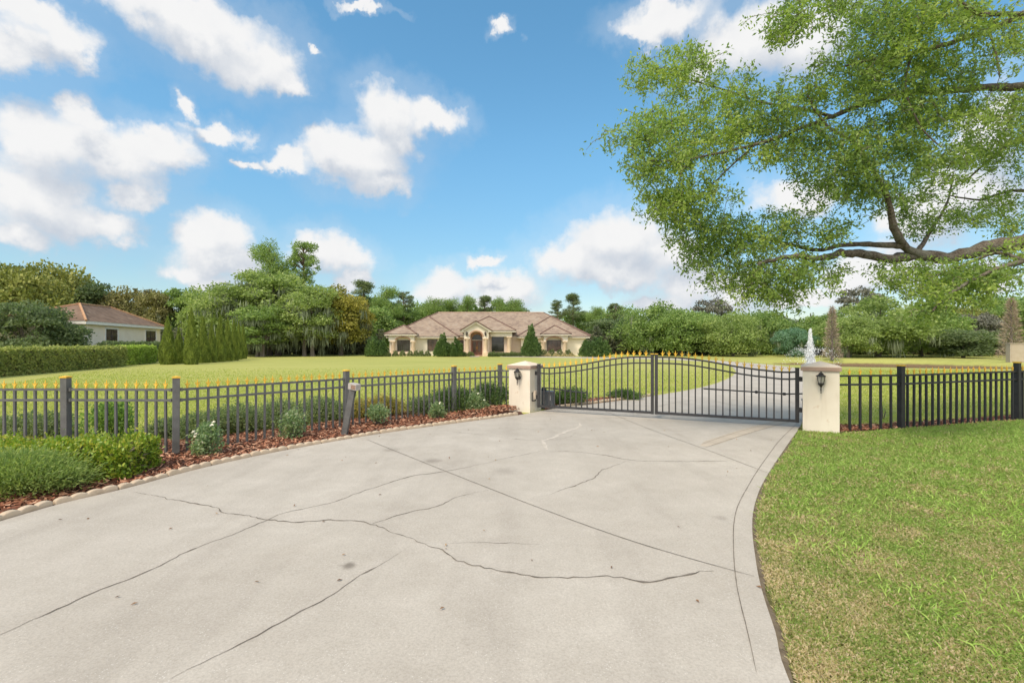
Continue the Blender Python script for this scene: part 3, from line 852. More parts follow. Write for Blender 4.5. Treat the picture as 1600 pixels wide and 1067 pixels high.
lay_edging([(1.05, 12.87), (1.66, 13.50), (2.44, 14.02), (4.13, 15.54), (5.0, 16.45)], 0.05, 'beige scalloped edging block seen behind the gate, along the inner bed', 'edging blocks behind the gate')
# ------------------------------------------------------------------ houses
def tile_mat(name, cols, row=0.155):
    """concrete roof tiles: courses every `row` metres of height, each tile a little different"""
    m, t, b, out = new_mat(name)
    co = t.coord()
    sp = t.n('ShaderNodeSeparateXYZ'); t.L.new(co, sp.inputs[0])
    rowf = t.math('DIVIDE', sp.outputs[2], row)
    rid = t.math('FLOOR', rowf); fr = t.math('FRACT', rowf)
    cxn = t.n('ShaderNodeCombineXYZ')
    t.L.new(t.math('FLOOR', t.math('DIVIDE', t.math('ADD', sp.outputs[0], t.math('MULTIPLY', rid, 0.17)), 0.36)), cxn.inputs[0])
    t.L.new(rid, cxn.inputs[1])
    t.L.new(t.math('FLOOR', t.math('DIVIDE', sp.outputs[1], 0.36)), cxn.inputs[2])
    wn = t.n('ShaderNodeTexWhiteNoise'); t.L.new(cxn.outputs[0], wn.inputs['Vector'])
    v = t.math('ADD', t.math('MULTIPLY', wn.outputs[0], 0.5), t.math('MULTIPLY', t.mr(t.noise(co, 0.7, 5), 0.3, 0.7), 0.5))
    c = t.ramp(v, [(i / (len(cols) - 1), s) for i, s in enumerate(cols)])
    c = t.mix(t.mr(fr, 0.16, 0.0, 0, 0.45), c, (0.09, 0.06, 0.05))      # the dark gap under each course's butt edge
    t.L.new(c, b.inputs['Base Color']); b.inputs['Roughness'].default_value = 0.85; b.inputs['Specular IOR Level'].default_value = 0.25
    bump(t, b, fr, 0.6, 0.03)
    return m
M_TILE = tile_mat('pink_roof_tile', [(0.18, 0.13, 0.105), (0.26, 0.195, 0.15), (0.335, 0.255, 0.19), (0.335, 0.28, 0.23)])
M_TILE2 = tile_mat('brown_roof_tile', [(0.12, 0.075, 0.05), (0.18, 0.115, 0.075), (0.23, 0.15, 0.10), (0.30, 0.22, 0.16)], 0.17)
M_RIDGE = pmat('dark_ridge_tile', (0.13, 0.08, 0.065), (0.20, 0.125, 0.10), 4.0, 0.85)
M_RIDGE2 = pmat('orange_ridge_tile', (0.42, 0.22, 0.11), (0.50, 0.29, 0.16), 4.0, 0.85)
M_RIDGE3 = pmat('pale_ridge_tile', (0.42, 0.29, 0.23), (0.50, 0.36, 0.29), 4.0, 0.85)
M_WALL = pmat('house_stucco', (0.70, 0.62, 0.50), (0.76, 0.68, 0.56), 1.2, 0.9, 0.2, 30, spec=0.2)
M_WALLP = pmat('pinkish_stucco', (0.66, 0.52, 0.42), (0.72, 0.58, 0.48), 1.2, 0.9, 0.2, 30, spec=0.2)
M_WALLW = pmat('pale_stucco', (0.84, 0.72, 0.57), (0.88, 0.77, 0.62), 1.2, 0.9, 0.2, 30, spec=0.2)
M_COLN = pmat('column_cream', (0.68, 0.51, 0.35), (0.74, 0.58, 0.42), 2.0, 0.85, spec=0.2)
M_BANDT = pmat('terracotta_trim', (0.42, 0.25, 0.17), (0.48, 0.30, 0.21), 2.0, 0.85, spec=0.2)
M_FASC = pmat('fascia_cream', (0.66, 0.58, 0.48), (0.70, 0.63, 0.53), 2.0, 0.7)
M_GUT = pmat('bronze_gutter', (0.06, 0.045, 0.035), (0.09, 0.065, 0.05), 3.0, 0.5)
M_FRAME = pmat('bronze_frame', (0.05, 0.04, 0.035), (0.075, 0.06, 0.05), 5.0, 0.5)
M_DOORW = pmat('door_wood', (0.12, 0.055, 0.035), (0.19, 0.09, 0.055), 4.0, 0.5)
M_STEEL = pmat('white_trim', (0.78, 0.74, 0.67), (0.82, 0.78, 0.71), 3.0, 0.7)
M_CURT = pmat('drawn_curtain', (0.34, 0.27, 0.21), (0.22, 0.16, 0.12), 3.0, 0.9)
def glass(name, c, r=0.06):
    m, t, b, out = new_mat(name)
    co = t.coord()
    t.L.new(t.mix(t.mr(t.noise(co, 1.3, 3), 0.4, 0.6), c, tuple(min(1, k * 2.2) for k in c)), b.inputs['Base Color'])
    b.inputs['Roughness'].default_value = r; b.inputs['Specular IOR Level'].default_value = 0.6
    return m
M_GLASS = glass('dark_glass', (0.022, 0.022, 0.022))
M_GLASSB = glass('brown_glass', (0.05, 0.032, 0.026), 0.1)

def hip(root, x0, x1, y0, y1, z0, pitch, tile, front=True, back=True, ridge=M_RIDGE, gable=False, top=None):
    """hip roof over a rectangle; ridge along the longer side; returns the height of the ridge"""
    w, d = x1 - x0, y1 - y0
    mb = MB(); rb = MB()
    if w >= d:
        h = d / 2 * pitch; r0 = Vector((x0 + d / 2, (y0 + y1) / 2, z0 + h)); r1 = Vector((x1 - d / 2, (y0 + y1) / 2, z0 + h))
    else:
        h = w / 2 * pitch; r0 = Vector(((x0 + x1) / 2, y0 + (0 if gable else w / 2), z0 + h)); r1 = Vector(((x0 + x1) / 2, y1 - w / 2, z0 + h))
    A, B, C, D = Vector((x0, y0, z0)), Vector((x1, y0, z0)), Vector((x1, y1, z0)), Vector((x0, y1, z0))
    vs = [A, B, C, D, r0, r1]
    if w >= d: fs = [(0, 1, 5, 4), (1, 2, 5), (2, 3, 4, 5), (3, 0, 4)]; hips = [(A, r0), (D, r0), (B, r1), (C, r1), (r0, r1)]
    else: fs = [(0, 1, 4), (1, 2, 5, 4), (2, 3, 5), (3, 0, 4, 5)]; hips = [(A, r0), (B, r0), (C, r1), (D, r1), (r0, r1)]
    if gable: fs = fs[1:]
    mb.add(vs, fs + [(3, 2, 1, 0)])
    o = mb.build('roof', tile, root, world=True)
    for k, (a, b2) in enumerate(hips):
        up = Vector((0, 0, 0.03))
        q = rb if k < 4 else MB()
        q.tube([a + up, b2 + up], 0.085, 6)
        if k == 4: q.build('ridge_cap', top or ridge, o, world=False).location = -root.location
    rb.build('hip_cap', ridge, o, world=False).location = -root.location
    return h

def eave(root, x0, x1, y0, y1, z0, ins=0.03):
    """fascia board with a bronze drip line below the tiles"""
    MB().box(x0 + ins, x1 - ins, y0 + ins, y1 - ins, z0 - 0.24, z0 - 0.075).build('fascia', M_FASC, root, world=True)
    MB().box(x0 - 0.01, x1 + 0.01, y0 - 0.01, y1 + 0.01, z0 - 0.07, z0 - 0.004).build('gutter', M_GUT, root, world=True)

def arch_wall(root, name, x0, x1, o0, o1, zb, spring, rise, top, y0, y1, mat):
    """wall x0..x1 with an arched opening o0..o1 standing on zb"""
    mb = MB()
    mb.strip([x0, o0], lambda x: zb, top, y0, y1)
    mb.strip([o1, x1], lambda x: zb, top, y0, y1)
    n = 16; xs = [o0 + (o1 - o0) * i / n for i in range(n + 1)]
    mb.strip(xs, lambda x: spring + rise * math.sqrt(max(0, 1 - ((2 * (x - o0) / (o1 - o0)) - 1) ** 2)), top, y0, y1)
    return mb.build(name, mat, root, world=True)
def arch_trim(root, o0, o1, spring, rise, y, w, mat):
    mb = MB(); n = 16; pr_ = []
    cx_ = (o0 + o1) / 2; a = (o1 - o0) / 2
    for i in range(n + 1):
        th = math.pi * i / n
        pr_.append((cx_ - math.cos(th) * a, spring + math.sin(th) * rise, cx_ - math.cos(th) * (a + w), spring + math.sin(th) * (rise + w)))
    for p, q in zip(pr_[:-1], pr_[1:]):
        vs = []
        for yy in (y - 0.05, y + 0.02):
            vs += [(p[0], yy, p[1]), (q[0], yy, q[1]), (q[2], yy, q[3]), (p[2], yy, p[3])]
        mb.add(vs, [(0, 1, 2, 3), (7, 6, 5, 4), (0, 4, 5, 1), (2, 6, 7, 3)])
    return mb.build('arch_trim', mat, root, world=True)
def window(root, x0, x1, z0, z1, y, g, mull=1, trans=None, fr=0.06, mat=None):
    mb = MB(); f = mat or M_FRAME
    mb.box(x0 - fr, x0, y - 0.06, y + 0.03, z0 - fr, z1 + fr).box(x1, x1 + fr, y - 0.06, y + 0.03, z0 - fr, z1 + fr)
    mb.box(x0, x1, y - 0.06, y + 0.03, z1, z1 + fr).box(x0, x1, y - 0.06, y + 0.03, z0 - fr, z0)
    for i in range(mull):
        xm = x0 + (x1 - x0) * (i + 1) / (mull + 1); mb.box(xm - 0.025, xm + 0.025, y - 0.045, y - 0.012, z0 + 0.001, z1 - 0.001)
    if trans: mb.box(x0 + 0.001, x1 - 0.001, y - 0.05, y - 0.014, trans - 0.03, trans + 0.03)
    o = mb.build('window', f, root, world=True)
    p = MB().box(x0 + 0.001, x1 - 0.001, y - 0.01, y, z0 + 0.001, z1 - 0.001).build('pane', g, o, world=False); p.location = -root.location
    return o
def column(root, x, y, z0, z1, r=0.24, base=0.0):
    mb = MB()
    if base: mb.box(x - r * 1.5, x + r * 1.5, y - r * 1.5, y + r * 1.5, z0, z0 + base)
    zb = z0 + base
    mb.lathe([(r * 1.25, 0), (r * 1.25, 0.10), (r * 1.02, 0.16), (r, 0.3), (r * 0.94, z1 - zb - 0.32), (r * 1.05, z1 - zb - 0.28), (r * 1.0, z1 - zb - 0.22), (r * 1.2, z1 - zb - 0.12)], 20, (x, y, zb))
    c = mb.build('column', M_COLN, root, world=True, smooth=True)
    k = MB().box(x - r * 1.3, x + r * 1.3, y - r * 1.3, y + r * 1.3, z1 - 0.12, z1).build('capital', M_COLN, c, world=False); k.location = -root.location

hs_ = empty('ranch_house', (-3.2, 66.0, 0), 0, 'wide cream ranch house with pinkish hip roofs and a gabled entrance beyond the lawn', 'house')
R = hs_
def wall(x0, x1, y0, y1, z1, mat=M_WALL): return MB().box(x0, x1, y0, y1, -0.2, z1).build('wall', mat, R, world=True)
# main body and its roof
wall(-16.6, 10.2, 68.9, 80, 2.74)
hip(R, -17.5, 11.0, 68.0, 80.4, 2.82, 0.575, M_TILE, top=M_RIDGE3); eave(R, -17.5, 11.0, 68.0, 80.4, 2.82)
# wings
wall(-16.75, -7.75, 67.1, 70.5, 2.6); hip(R, -17.25, -7.3, 66.5, 79.0, 2.68, 0.60, M_TILE); eave(R, -17.25, -7.3, 66.5, 79.0, 2.68)
wall(1.25, 10.15, 67.1, 70.5, 2.6, M_WALLW); hip(R, 0.7, 10.7, 66.5, 79.0, 2.68, 0.60, M_TILE); eave(R, 0.7, 10.7, 66.5, 79.0, 2.68)
# the two bays with arched, columned windows
for (x0, x1, c, w, gl) in ((-17.2, -12.82, -14.78, 1.62, M_GLASS), (3.82, 8.02, 5.72, 1.82, M_GLASSB)):
    wall(x0 + 0.5, x1 - 0.45, 66.35, 67.3, 2.88)
    hip(R, x0, x1, 65.4, 69.8, 2.99, 0.56, M_TILE); eave(R, x0, x1, 65.4, 69.8, 2.99)
    arch_wall(R, 'arch_beam', x0 + 0.5, x1 - 0.45, c - w / 2 - 0.16, c + w / 2 + 0.16, 2.02, 2.14, 0.36, lambda x: 2.745, 65.82, 66.345, M_WALL)
    arch_trim(R, c - w / 2 - 0.10, c + w / 2 + 0.10, 2.16, 0.34, 65.80, 0.16, M_BANDT)
    for xc in (c - w / 2 - 0.55, c + w / 2 + 0.55): column(R, xc, 66.08, 0, 2.02, 0.25)
    window(R, c - w / 2, c + w / 2, 0.68, 2.10, 66.34, gl, 2)
    MB().box(x0 + 0.4, x1 - 0.35, 65.78, 66.34, -0.1, 0.42).build('plinth', M_COLN, R, world=True)
    MB().box(c - 0.2, c + 0.2, 65.75, 65.815, 2.60, 2.70).build('ornament', M_BANDT, R, world=True)
window(R, -11.6, -10.35, 0.72, 2.18, 67.09, M_GLASSB, 1)
MB().box(-7.74, -6.4, 68.4, 68.89, -0.2, 2.70).build('wall', M_WALLP, R, world=True)
# oval window
mb = MB(); ring = []; gl_ = MB()
ov = [(-7.07 + 0.46 * math.cos(2 * math.pi * i / 24), 1.42 + 0.70 * math.sin(2 * math.pi * i / 24)) for i in range(24)]
mb.tube([(x, 68.38, z) for x, z in ov] + [(ov[0][0], 68.38, ov[0][1])], 0.065, 6)
o = mb.build('oval_window', M_FRAME, R, world=True)
gl_.add([(x, 68.37, z) for x, z in ov], [tuple(range(24))]); p = gl_.build('pane', M_GLASSB, o); p.location = -R.location
# living room block with the hip behind the entrance gable
wall(-6.5, -0.05, 66.5, 70, 3.3, M_WALLP)
hip(R, -7.0, 0.55, 65.35, 76, 3.46, 0.55, M_TILE); eave(R, -7.0, 0.55, 65.35, 76, 3.46)
window(R, -2.72, -1.15, 0.62, 2.95, 66.49, M_GLASS, 0, 1.95, 0.05)
MB().box(-2.95, 0.02, 65.78, 66.35, 2.62, 3.215).build('beam', M_WALL, R, world=True)
MB().box(-2.85, -0.95, 66.36, 66.49, 3.0, 3.20).build('lintel', M_BANDT, R, world=True)
column(R, -0.4, 66.06, 0, 2.62, 0.27, 0.45)
wall(-0.04, 1.24, 67.6, 69, 2.6, M_WALLP)
# entrance porch
GX0, GX1, GZ, GP = -6.88, -2.62, 3.44, 0.60
gt = lambda x: GZ - 0.06 + (min(x - GX0, GX1 - x)) * GP - 0.14
arch_wall(R, 'porch_front', -6.32, -4.75, -5.55, -4.75, 2.44, 2.60, 0.0, gt, 64.55, 65.05, M_WALL) if False else None
arch_wall(R, 'porch_front', -6.38, -3.12, -5.58, -3.92, 2.40, 2.62, 0.68, lambda x: max(2.45, gt(x)), 64.55, 65.05, M_WALL)
mbk = MB().strip([-6.38, -5.58], lambda x: 2.40, lambda x: 2.401, 64.55, 65.05)
arch_trim(R, -5.58, -3.92, 2.62, 0.68, 64.53, 0.17, M_BANDT)
column(R, -5.98, 64.8, 0, 2.40, 0.27, 0.5); column(R, -3.52, 64.8, 0, 2.40, 0.27, 0.5)
MB().box(-6.45, -5.56, 65.06, 66.45, 0, 3.2).build('porch_wall', M_WALLP, R, world=True)
MB().box(-3.94, -3.05, 65.06, 66.45, 0, 3.2).build('porch_wall', M_WALLP, R, world=True)
MB().box(-5.56, -3.94, 65.06, 66.45, 3.31, 3.40).build('porch_ceiling', M_WALLP, R, world=True)
MB().box(-5.56, -3.94, 66.0, 66.495, 0.14, 3.30).build('wall', M_BANDT, R, world=True)
MB().box(-5.54, -3.96, 64.6, 65.99, 0, 0.135).box(-5.3, -4.2, 63.9, 64.59, 0, 0.075).build('porch_step', M_BANDT, R, world=True)
# gable roof over the porch
mb = MB(); gm = (GX0 + GX1) / 2; gh = GZ + (GX1 - GX0) / 2 * GP
mb.add([(GX0, 64.1, GZ), (gm, 64.1, gh), (GX1, 64.1, GZ), (GX0, 68.5, GZ), (gm, 68.5, gh), (GX1, 68.5, GZ)], [(0, 1, 4, 3), (1, 2, 5, 4)])
mb.add([(GX0, 64.1, GZ - .08), (gm, 64.1, gh - .08), (GX1, 64.1, GZ - .08), (GX0, 68.5, GZ - .08), (gm, 68.5, gh - .08), (GX1, 68.5, GZ - .08)], [(3, 4, 1, 0), (4, 5, 2, 1)])
g_ = mb.build('roof', M_TILE, R, world=True)
mb = MB().bar((GX0, 64.08, GZ - 0.02), (gm, 64.08, gh - 0.02), 0.05, 0.11).bar((gm, 64.08, gh - 0.02), (GX1, 64.08, GZ - 0.02), 0.05, 0.11)
mb.build('verge_tile', M_RIDGE, R, world=True)
mb = MB().bar((GX0 + 0.1, 64.2, GZ - 0.17), (gm, 64.2, gh - 0.22), 0.05, 0.17).bar((gm, 64.2, gh - 0.22), (GX1 - 0.1, 64.2, GZ - 0.17), 0.05, 0.17)
mb.build('bargeboard', M_FASC, R, world=True)
MB().box(GX0 + 0.02, GX0 + 0.55, 64.25, 66.3, GZ - 0.26, GZ - 0.10).box(GX1 - 0.55, GX1 - 0.02, 64.25, 66.3, GZ - 0.26, GZ - 0.10).build('gable_return', M_FASC, R, world=True)
# double door with an arched light above
mb = MB().box(-5.42, -4.76, 65.93, 65.995, 0.16, 2.10).box(-4.74, -4.08, 65.93, 65.995, 0.16, 2.10)
d_ = mb.build('door', M_DOORW, R, world=True)
mb = MB()
for x0 in (-5.42, -4.74): mb.box(x0 + 0.16, x0 + 0.50, 65.915, 65.929, 0.55, 1.92)
p = mb.build('pane', M_GLASSB, d_); p.location = -R.location
mb = MB()
for x0 in (-4.80, -4.70): mb.tube([(x0, 65.88, 0.95), (x0, 65.88, 1.25)], 0.018, 6)
p = mb.build('handle', M_GOLD, d_); p.location = -R.location
n = 14; fan = [(-4.75 + 0.68 * math.cos(math.pi * i / n), 2.18 + 0.72 * math.sin(math.pi * i / n)) for i in range(n + 1)]
MB().add([(x, 65.95, z) for x, z in fan], [tuple(range(n + 1))]).build('fanlight', M_GLASS, R, world=True)
MB().box(-5.44, -4.06, 65.9, 65.99, 2.105, 2.175).build('transom_bar', M_FASC, R, world=True)
for xx, side in ((-5.98, 'left'), (-3.52, 'right')):
    l = empty('porch_lantern', (xx, 64.54, 2.95), 0, f'dark lantern on the {side} side of the entrance arch of the ranch house', 'lantern')
    MB().lathe([(0.02, -0.32), (0.10, -0.2), (0.13, 0.1), (0.16, 0.12), (0.08, 0.25), (0.01, 0.36)], 8, (0, -0.17, 0)).build('lamp_body', M_FRAME, l)
    MB().box(-0.05, 0.05, -0.06, 0, -0.1, 0.1).build('bracket', M_FRAME, l)
# front walk
flat_poly('front_walk', [(-5.4, 60.9), (-4.2, 60.9), (-4.2, 63.9), (-5.4, 63.9)], 0.025, M_CONC)

# --- the neighbour's house behind the hedge
k = 1.5
E1, E2 = Vector((-23.8, 27.2, 0)) * k, Vector((-27.0, 38.0, 0)) * k
z0 = 3.62
nb = empty('neighbor_house', E1, 0, 'pale house with a brown tiled hip roof behind the clipped hedge at left', 'house')
dd = (E2 - E1).normalized(); nn = Vector((-dd.y, dd.x, 0))
a1 = Vector((-27.1 * k, 30.5 * k, 0)); a2 = Vector((-28.9 * k, 35.0 * k, 0))
wdt = 2 * ((a1 - E1).dot(nn)); E0 = E1 + nn * wdt; E3 = E2 + nn * wdt
zr_ = 1.75 + 61 * 30.5 * k / 760; zr2_ = 1.75 + 55.5 * 35 * k / 760
V_ = [E1 + Vector((0, 0, z0)), E2 + Vector((0, 0, z0)), E3 + Vector((0, 0, z0)), E0 + Vector((0, 0, z0)), a1 + Vector((0, 0, zr_)), a2 + Vector((0, 0, zr2_))]
ro = MB().add(V_, [(0, 1, 5, 4), (1, 2, 5), (2, 3, 4, 5), (3, 0, 4), (3, 2, 1, 0)]).build('roof', M_TILE2, nb, world=True)
rb = MB()
for a, b2 in ((0, 4), (1, 5), (3, 4), (2, 5), (4, 5)): rb.tube([V_[a] + Vector((0, 0, .03)), V_[b2] + Vector((0, 0, .03))], 0.10, 6)
o = rb.build('ridge_cap', M_RIDGE2, ro); o.location = -nb.location
def quadbox(c, z0, z1): return MB().add([(p.x, p.y, z0) for p in c] + [(p.x, p.y, z1) for p in c], [(3, 2, 1, 0), (4, 5, 6, 7), (0, 1, 5, 4), (1, 2, 6, 5), (2, 3, 7, 6), (3, 0, 4, 7)])
quadbox([E1 + dd * .03 + nn * .03, E2 - dd * .03 + nn * .03, E3 - dd * .03 - nn * .03, E0 + dd * .03 - nn * .03], z0 - 0.27, z0 - 0.01).build('fascia', M_STEEL, nb, world=True)
ins = 0.45
W1, W2 = E1 + dd * ins + nn * ins, E2 - dd * ins + nn * ins
quadbox([W1, W2, E3 - dd * ins - nn * ins, E0 + dd * ins - nn * ins], -0.1, z0 - 0.275).build('wall', M_WALLW, nb, world=True)
def nbwin(pxa, pxb, za, zb):
    pts = []
    for px_ in (pxa, pxb):
        u = (px_ - 800) / F                       # where the sight line meets the wall
        # W1 + s*dd : (x - u*y) = 0
        s = (u * W1.y - W1.x) / (dd.x - u * dd.y)
        pts.append(W1 + dd * s)
    a, b2 = pts
    fr = 0.16
    mb = MB()
    q = -nn * 0.03
    def bx(s0, s1, z0, z1, t0, t1, m_):
        A = a + dd * s0; B = a + dd * s1
        return m_.add([(p.x, p.y, z) for z in (z0, z1) for p in (A - nn * t1, B - nn * t1, B - nn * t0, A - nn * t0)], [(3, 2, 1, 0), (4, 5, 6, 7), (0, 1, 5, 4), (1, 2, 6, 5), (2, 3, 7, 6), (3, 0, 4, 7)])
    Lw = (b2 - a).length
    bx(-fr, 0, za - fr, zb + fr, 0, 0.07, mb); bx(Lw, Lw + fr, za - fr, zb + fr, 0, 0.07, mb); bx(0, Lw, zb, zb + fr, 0, 0.07, mb); bx(0, Lw, za - fr, za, 0, 0.07, mb)
    o = mb.build('window', M_STEEL, nb, world=True)
    p = bx(0.001, Lw - 0.001, za + .001, zb - .001, 0.005, 0.02, MB()).build('pane', M_GLASSB, o); p.location = -nb.location
    mb = MB(); bx(Lw / 2 - .03, Lw / 2 + .03, za + .002, zb - .002, 0.021, 0.05, mb); bx(0.002, Lw - .002, (za + zb) / 2 - .02, (za + zb) / 2 + .02, 0.021, 0.04, mb)
    p = mb.build('muntin', M_FRAME, o); p.location = -nb.location
nbwin(164.5, 183, 1.75, 3.05); nbwin(227, 243, 1.6, 3.1)

# --- tan utility cabinet beyond the pond
X_, Y_ = (1588.5 - 800) / F * 44, 44
uc = empty('utility_cabinet', (1592.0 * 0 + X_ + 14.9 * 0, Y_, 0), -0.35, 'tan metal utility cabinet on the grass at the far right, behind the black fence', 'cabinet')
M_TAN = pmat('tan_metal', (0.40, 0.33, 0.24), (0.44, 0.37, 0.28), 3.0, 0.6)
MB().box(-0.62, 0.62, -0.35, 0.35, -0.1, 1.66).build('housing', M_TAN, uc, bevel=0.02)
MB().box(-0.66, 0.66, -0.40, 0.40, 1.665, 1.74).build('lid', M_TAN, uc, bevel=0.015)
MB().box(-0.50, 0.50, -0.372, -0.352, 0.1, 1.55).build('door', M_TAN, uc)
# ------------------------------------------------------------------ foliage colours
def L3(a, b, c): return [a, b, c]
F_OAK = leaf_mat('oak_foliage', L3((0.055, 0.105, 0.022), (0.10, 0.19, 0.035), (0.17, 0.27, 0.055)))
F_LIME = leaf_mat('fresh_oak_foliage', L3((0.065, 0.118, 0.022), (0.12, 0.205, 0.04), (0.19, 0.285, 0.065)))
F_DARK = leaf_mat('dark_foliage', L3((0.035, 0.065, 0.02), (0.065, 0.115, 0.032), (0.105, 0.165, 0.05)))
F_OLIVE = leaf_mat('olive_foliage', L3((0.075, 0.095, 0.025), (0.14, 0.155, 0.04), (0.22, 0.215, 0.06)), tint=(1.5, 1.5, 1.4), trans=0.2)
F_GOLD = leaf_mat('golden_foliage', L3((0.13, 0.13, 0.025), (0.25, 0.20, 0.04), (0.34, 0.27, 0.07)), tint=(1.25, 1.4, 1.3), trans=0.3)
F_RUST = leaf_mat('rusty_foliage', L3((0.10, 0.09, 0.04), (0.17, 0.14, 0.06), (0.20, 0.19, 0.07)), tint=(1.4, 1.5, 1.4), trans=0.25)
F_PINE = leaf_mat('pine_foliage', L3((0.04, 0.07, 0.022), (0.075, 0.125, 0.035), (0.12, 0.18, 0.05)))
F_ARB = leaf_mat('arborvitae_foliage', L3((0.07, 0.09, 0.018), (0.12, 0.145, 0.028), (0.21, 0.23, 0.05)), tint=(1.75, 1.85, 1.9))
F_JUN = leaf_mat('juniper_foliage', L3((0.022, 0.055, 0.013), (0.048, 0.105, 0.02), (0.095, 0.17, 0.035)), trans=0.3)
F_GREY = leaf_mat('grey_foliage', L3((0.11, 0.105, 0.085), (0.18, 0.17, 0.14), (0.25, 0.23, 0.19)), tint=(1.0, 1.05, 1.0), trans=0.1)
F_MOSS = leaf_mat('spanish_moss', L3((0.13, 0.15, 0.085), (0.20, 0.22, 0.135), (0.28, 0.30, 0.19)), tint=(0.95, 1.0, 1.0), trans=0.15)
F_BARE = leaf_mat('bare_cypress_twigs', L3((0.22, 0.17, 0.13), (0.32, 0.25, 0.19), (0.40, 0.32, 0.25)), tint=(1.2, 1.2, 1.15), trans=0.0)
F_HEDGE = leaf_mat('hedge_foliage', L3((0.05, 0.10, 0.015), (0.11, 0.19, 0.025), (0.20, 0.29, 0.05)))
F_TEAL = leaf_mat('bluish_foliage', L3((0.04, 0.10, 0.04), (0.08, 0.18, 0.07), (0.13, 0.25, 0.10)))
M_BARK = pmat('grey_bark', (0.10, 0.085, 0.07), (0.20, 0.17, 0.14), 7.0, 0.95, 0.8, 25, bdist=0.03)
M_BARKP = pmat('pine_bark', (0.13, 0.09, 0.065), (0.22, 0.16, 0.12), 7.0, 0.95, 0.6, 25, bdist=0.03)

def trunk(root, lobes, h0, r0, seed, mat=M_BARK, multi=1, limbs=9):
    r = random.Random(seed); mb = MB()
    for k in range(multi):
        bx, by = (0, 0) if multi == 1 else (r.uniform(-.9, .9), r.uniform(-.6, .6))
        top = Vector((bx * 1.6 + r.uniform(-.4, .4), by * 1.6, h0))
        mb.tube(smooth_path([(bx, by, -0.2), (bx * 1.1 + r.uniform(-.15, .15), by, h0 * 0.5), top], 3), [r0 * (1.35 if i == 0 else 1.0 - 0.05 * i) for i in range(7)], 8)
        for l in r.sample(lobes, min(limbs, len(lobes))):
            e = Vector(l[:3]); st = top + Vector((0, 0, -r.uniform(0.1, 0.35) * h0))
            mid = st.lerp(e, 0.5) + Vector((r.uniform(-.3, .3), r.uniform(-.3, .3), r.uniform(0.0, 0.6)))
            mb.tube(smooth_path([st, mid, e], 3), [r0 * (0.55 - 0.075 * i) for i in range(7)], 5)
    return mb.build('trunk', mat, root, smooth=True)

def moss(root, lobes, n, seed, lmin=0.8, lmax=2.6, per=14):
    r = np.random.default_rng(seed); L = np.array(lobes)
    Ps = []; Ds = []; Ls = []
    for i in range(n):
        l = L[r.integers(len(L))]; a = r.random() * 6.283
        q = 0.4 + 0.6 * r.random()
        c = l[:3] + np.array([math.cos(a) * l[3] * q, math.sin(a) * l[4] * q, -l[5] * 0.35])
        m_ = per
        Ps.append(c + r.normal(size=(m_, 3)) * np.array([0.28, 0.28, 0.22])); Ds.append(np.array([0, 0, -1.0]) + r.normal(size=(m_, 3)) * 0.10)
        Ls.append(lmin + (lmax - lmin) * r.random() * (0.5 + 0.5 * r.random(m_)))
    Ps = np.concatenate(Ps); Ds = np.concatenate(Ds); Ls = np.concatenate(Ls)
    V = kites(Ps, Ds, rdir(len(Ps), r) * np.array([1, 1, 0.01]), Ls, 0.11)
    return mesh_np('spanish_moss', V, 4, F_MOSS, root, r.random(len(Ps)))

PROTO = {}
def proto_done(kind, root, W_, H_): PROTO[kind] = dict(root=root, W=W_, H=H_, used=False)
def T(name): return empty(name)

# live oak: low, broad, lumpy
def make_oak(kind, W_, H_, seed, n=11000, size=0.34, mossn=0, k=46, low=-0.5, zl=0.08, name='oak_tree', mat=F_OAK, tr=0.32, multi=1, csize=0.16, flat=0.8):
    r = T(name); lobes = clump_lobes(W_, W_ * 0.8, H_ * (1 - zl), H_ * zl, k, seed, csize, flat, low=low)
    crown('crown', lobes, n, size, mat, r, seed, 0.62, 0.1)
    trunk(r, lobes, H_ * 0.35, tr, seed, multi=multi)
    if mossn: moss(r, lobes, mossn, seed + 1)
    proto_done(kind, r, W_, H_)
make_oak('oak_a', 13, 9, 21, 17000, mossn=24, low=-0.92, zl=0.0, k=60)
make_oak('oak_b', 12, 8.5, 22, 16000, mossn=14, low=-0.92, zl=0.0, k=58)
make_oak('oak_c', 11, 8, 25, 15000, mossn=8, k=46, csize=0.18, low=-0.92, zl=0.0)
make_oak('oak_tall', 11, 13.5, 23, 14000, low=-0.8, mossn=150, k=80, zl=0.10, multi=2, csize=0.14)
make_oak('oak_tall_b', 10, 13, 33, 13000, low=-0.75, mossn=130, k=54, zl=0.13, multi=2, csize=0.15)
make_oak('gold', 10, 10, 24, 15000, mossn=60, k=60, zl=0.02, low=-0.75, mat=F_GOLD, name='golden_oak')
make_oak('round', 9, 11, 26, 12000, k=44, zl=0.02, low=-0.9, name='broadleaf_tree', size=0.42, csize=0.18)
make_oak('round_b', 10, 9, 27, 12000, k=40, zl=0.02, low=-0.9, name='broadleaf_tree', size=0.42, csize=0.19)
make_oak('sparse', 9, 12, 28, 3600, k=26, zl=0.45, name='sparse_tree', size=0.36, csize=0.12, mossn=30, tr=0.22)
make_oak('shrub', 6, 3.2, 29, 5000, k=26, zl=0.0, name='shrub', size=0.26, mat=F_DARK, tr=0.12, csize=0.2, flat=0.8)
make_oak('near_dense', 9, 5, 30, 23000, k=110, low=-0.95, zl=0.0, name='dense_tree', size=0.20, mat=F_DARK, csize=0.105, tr=0.2, flat=0.6)

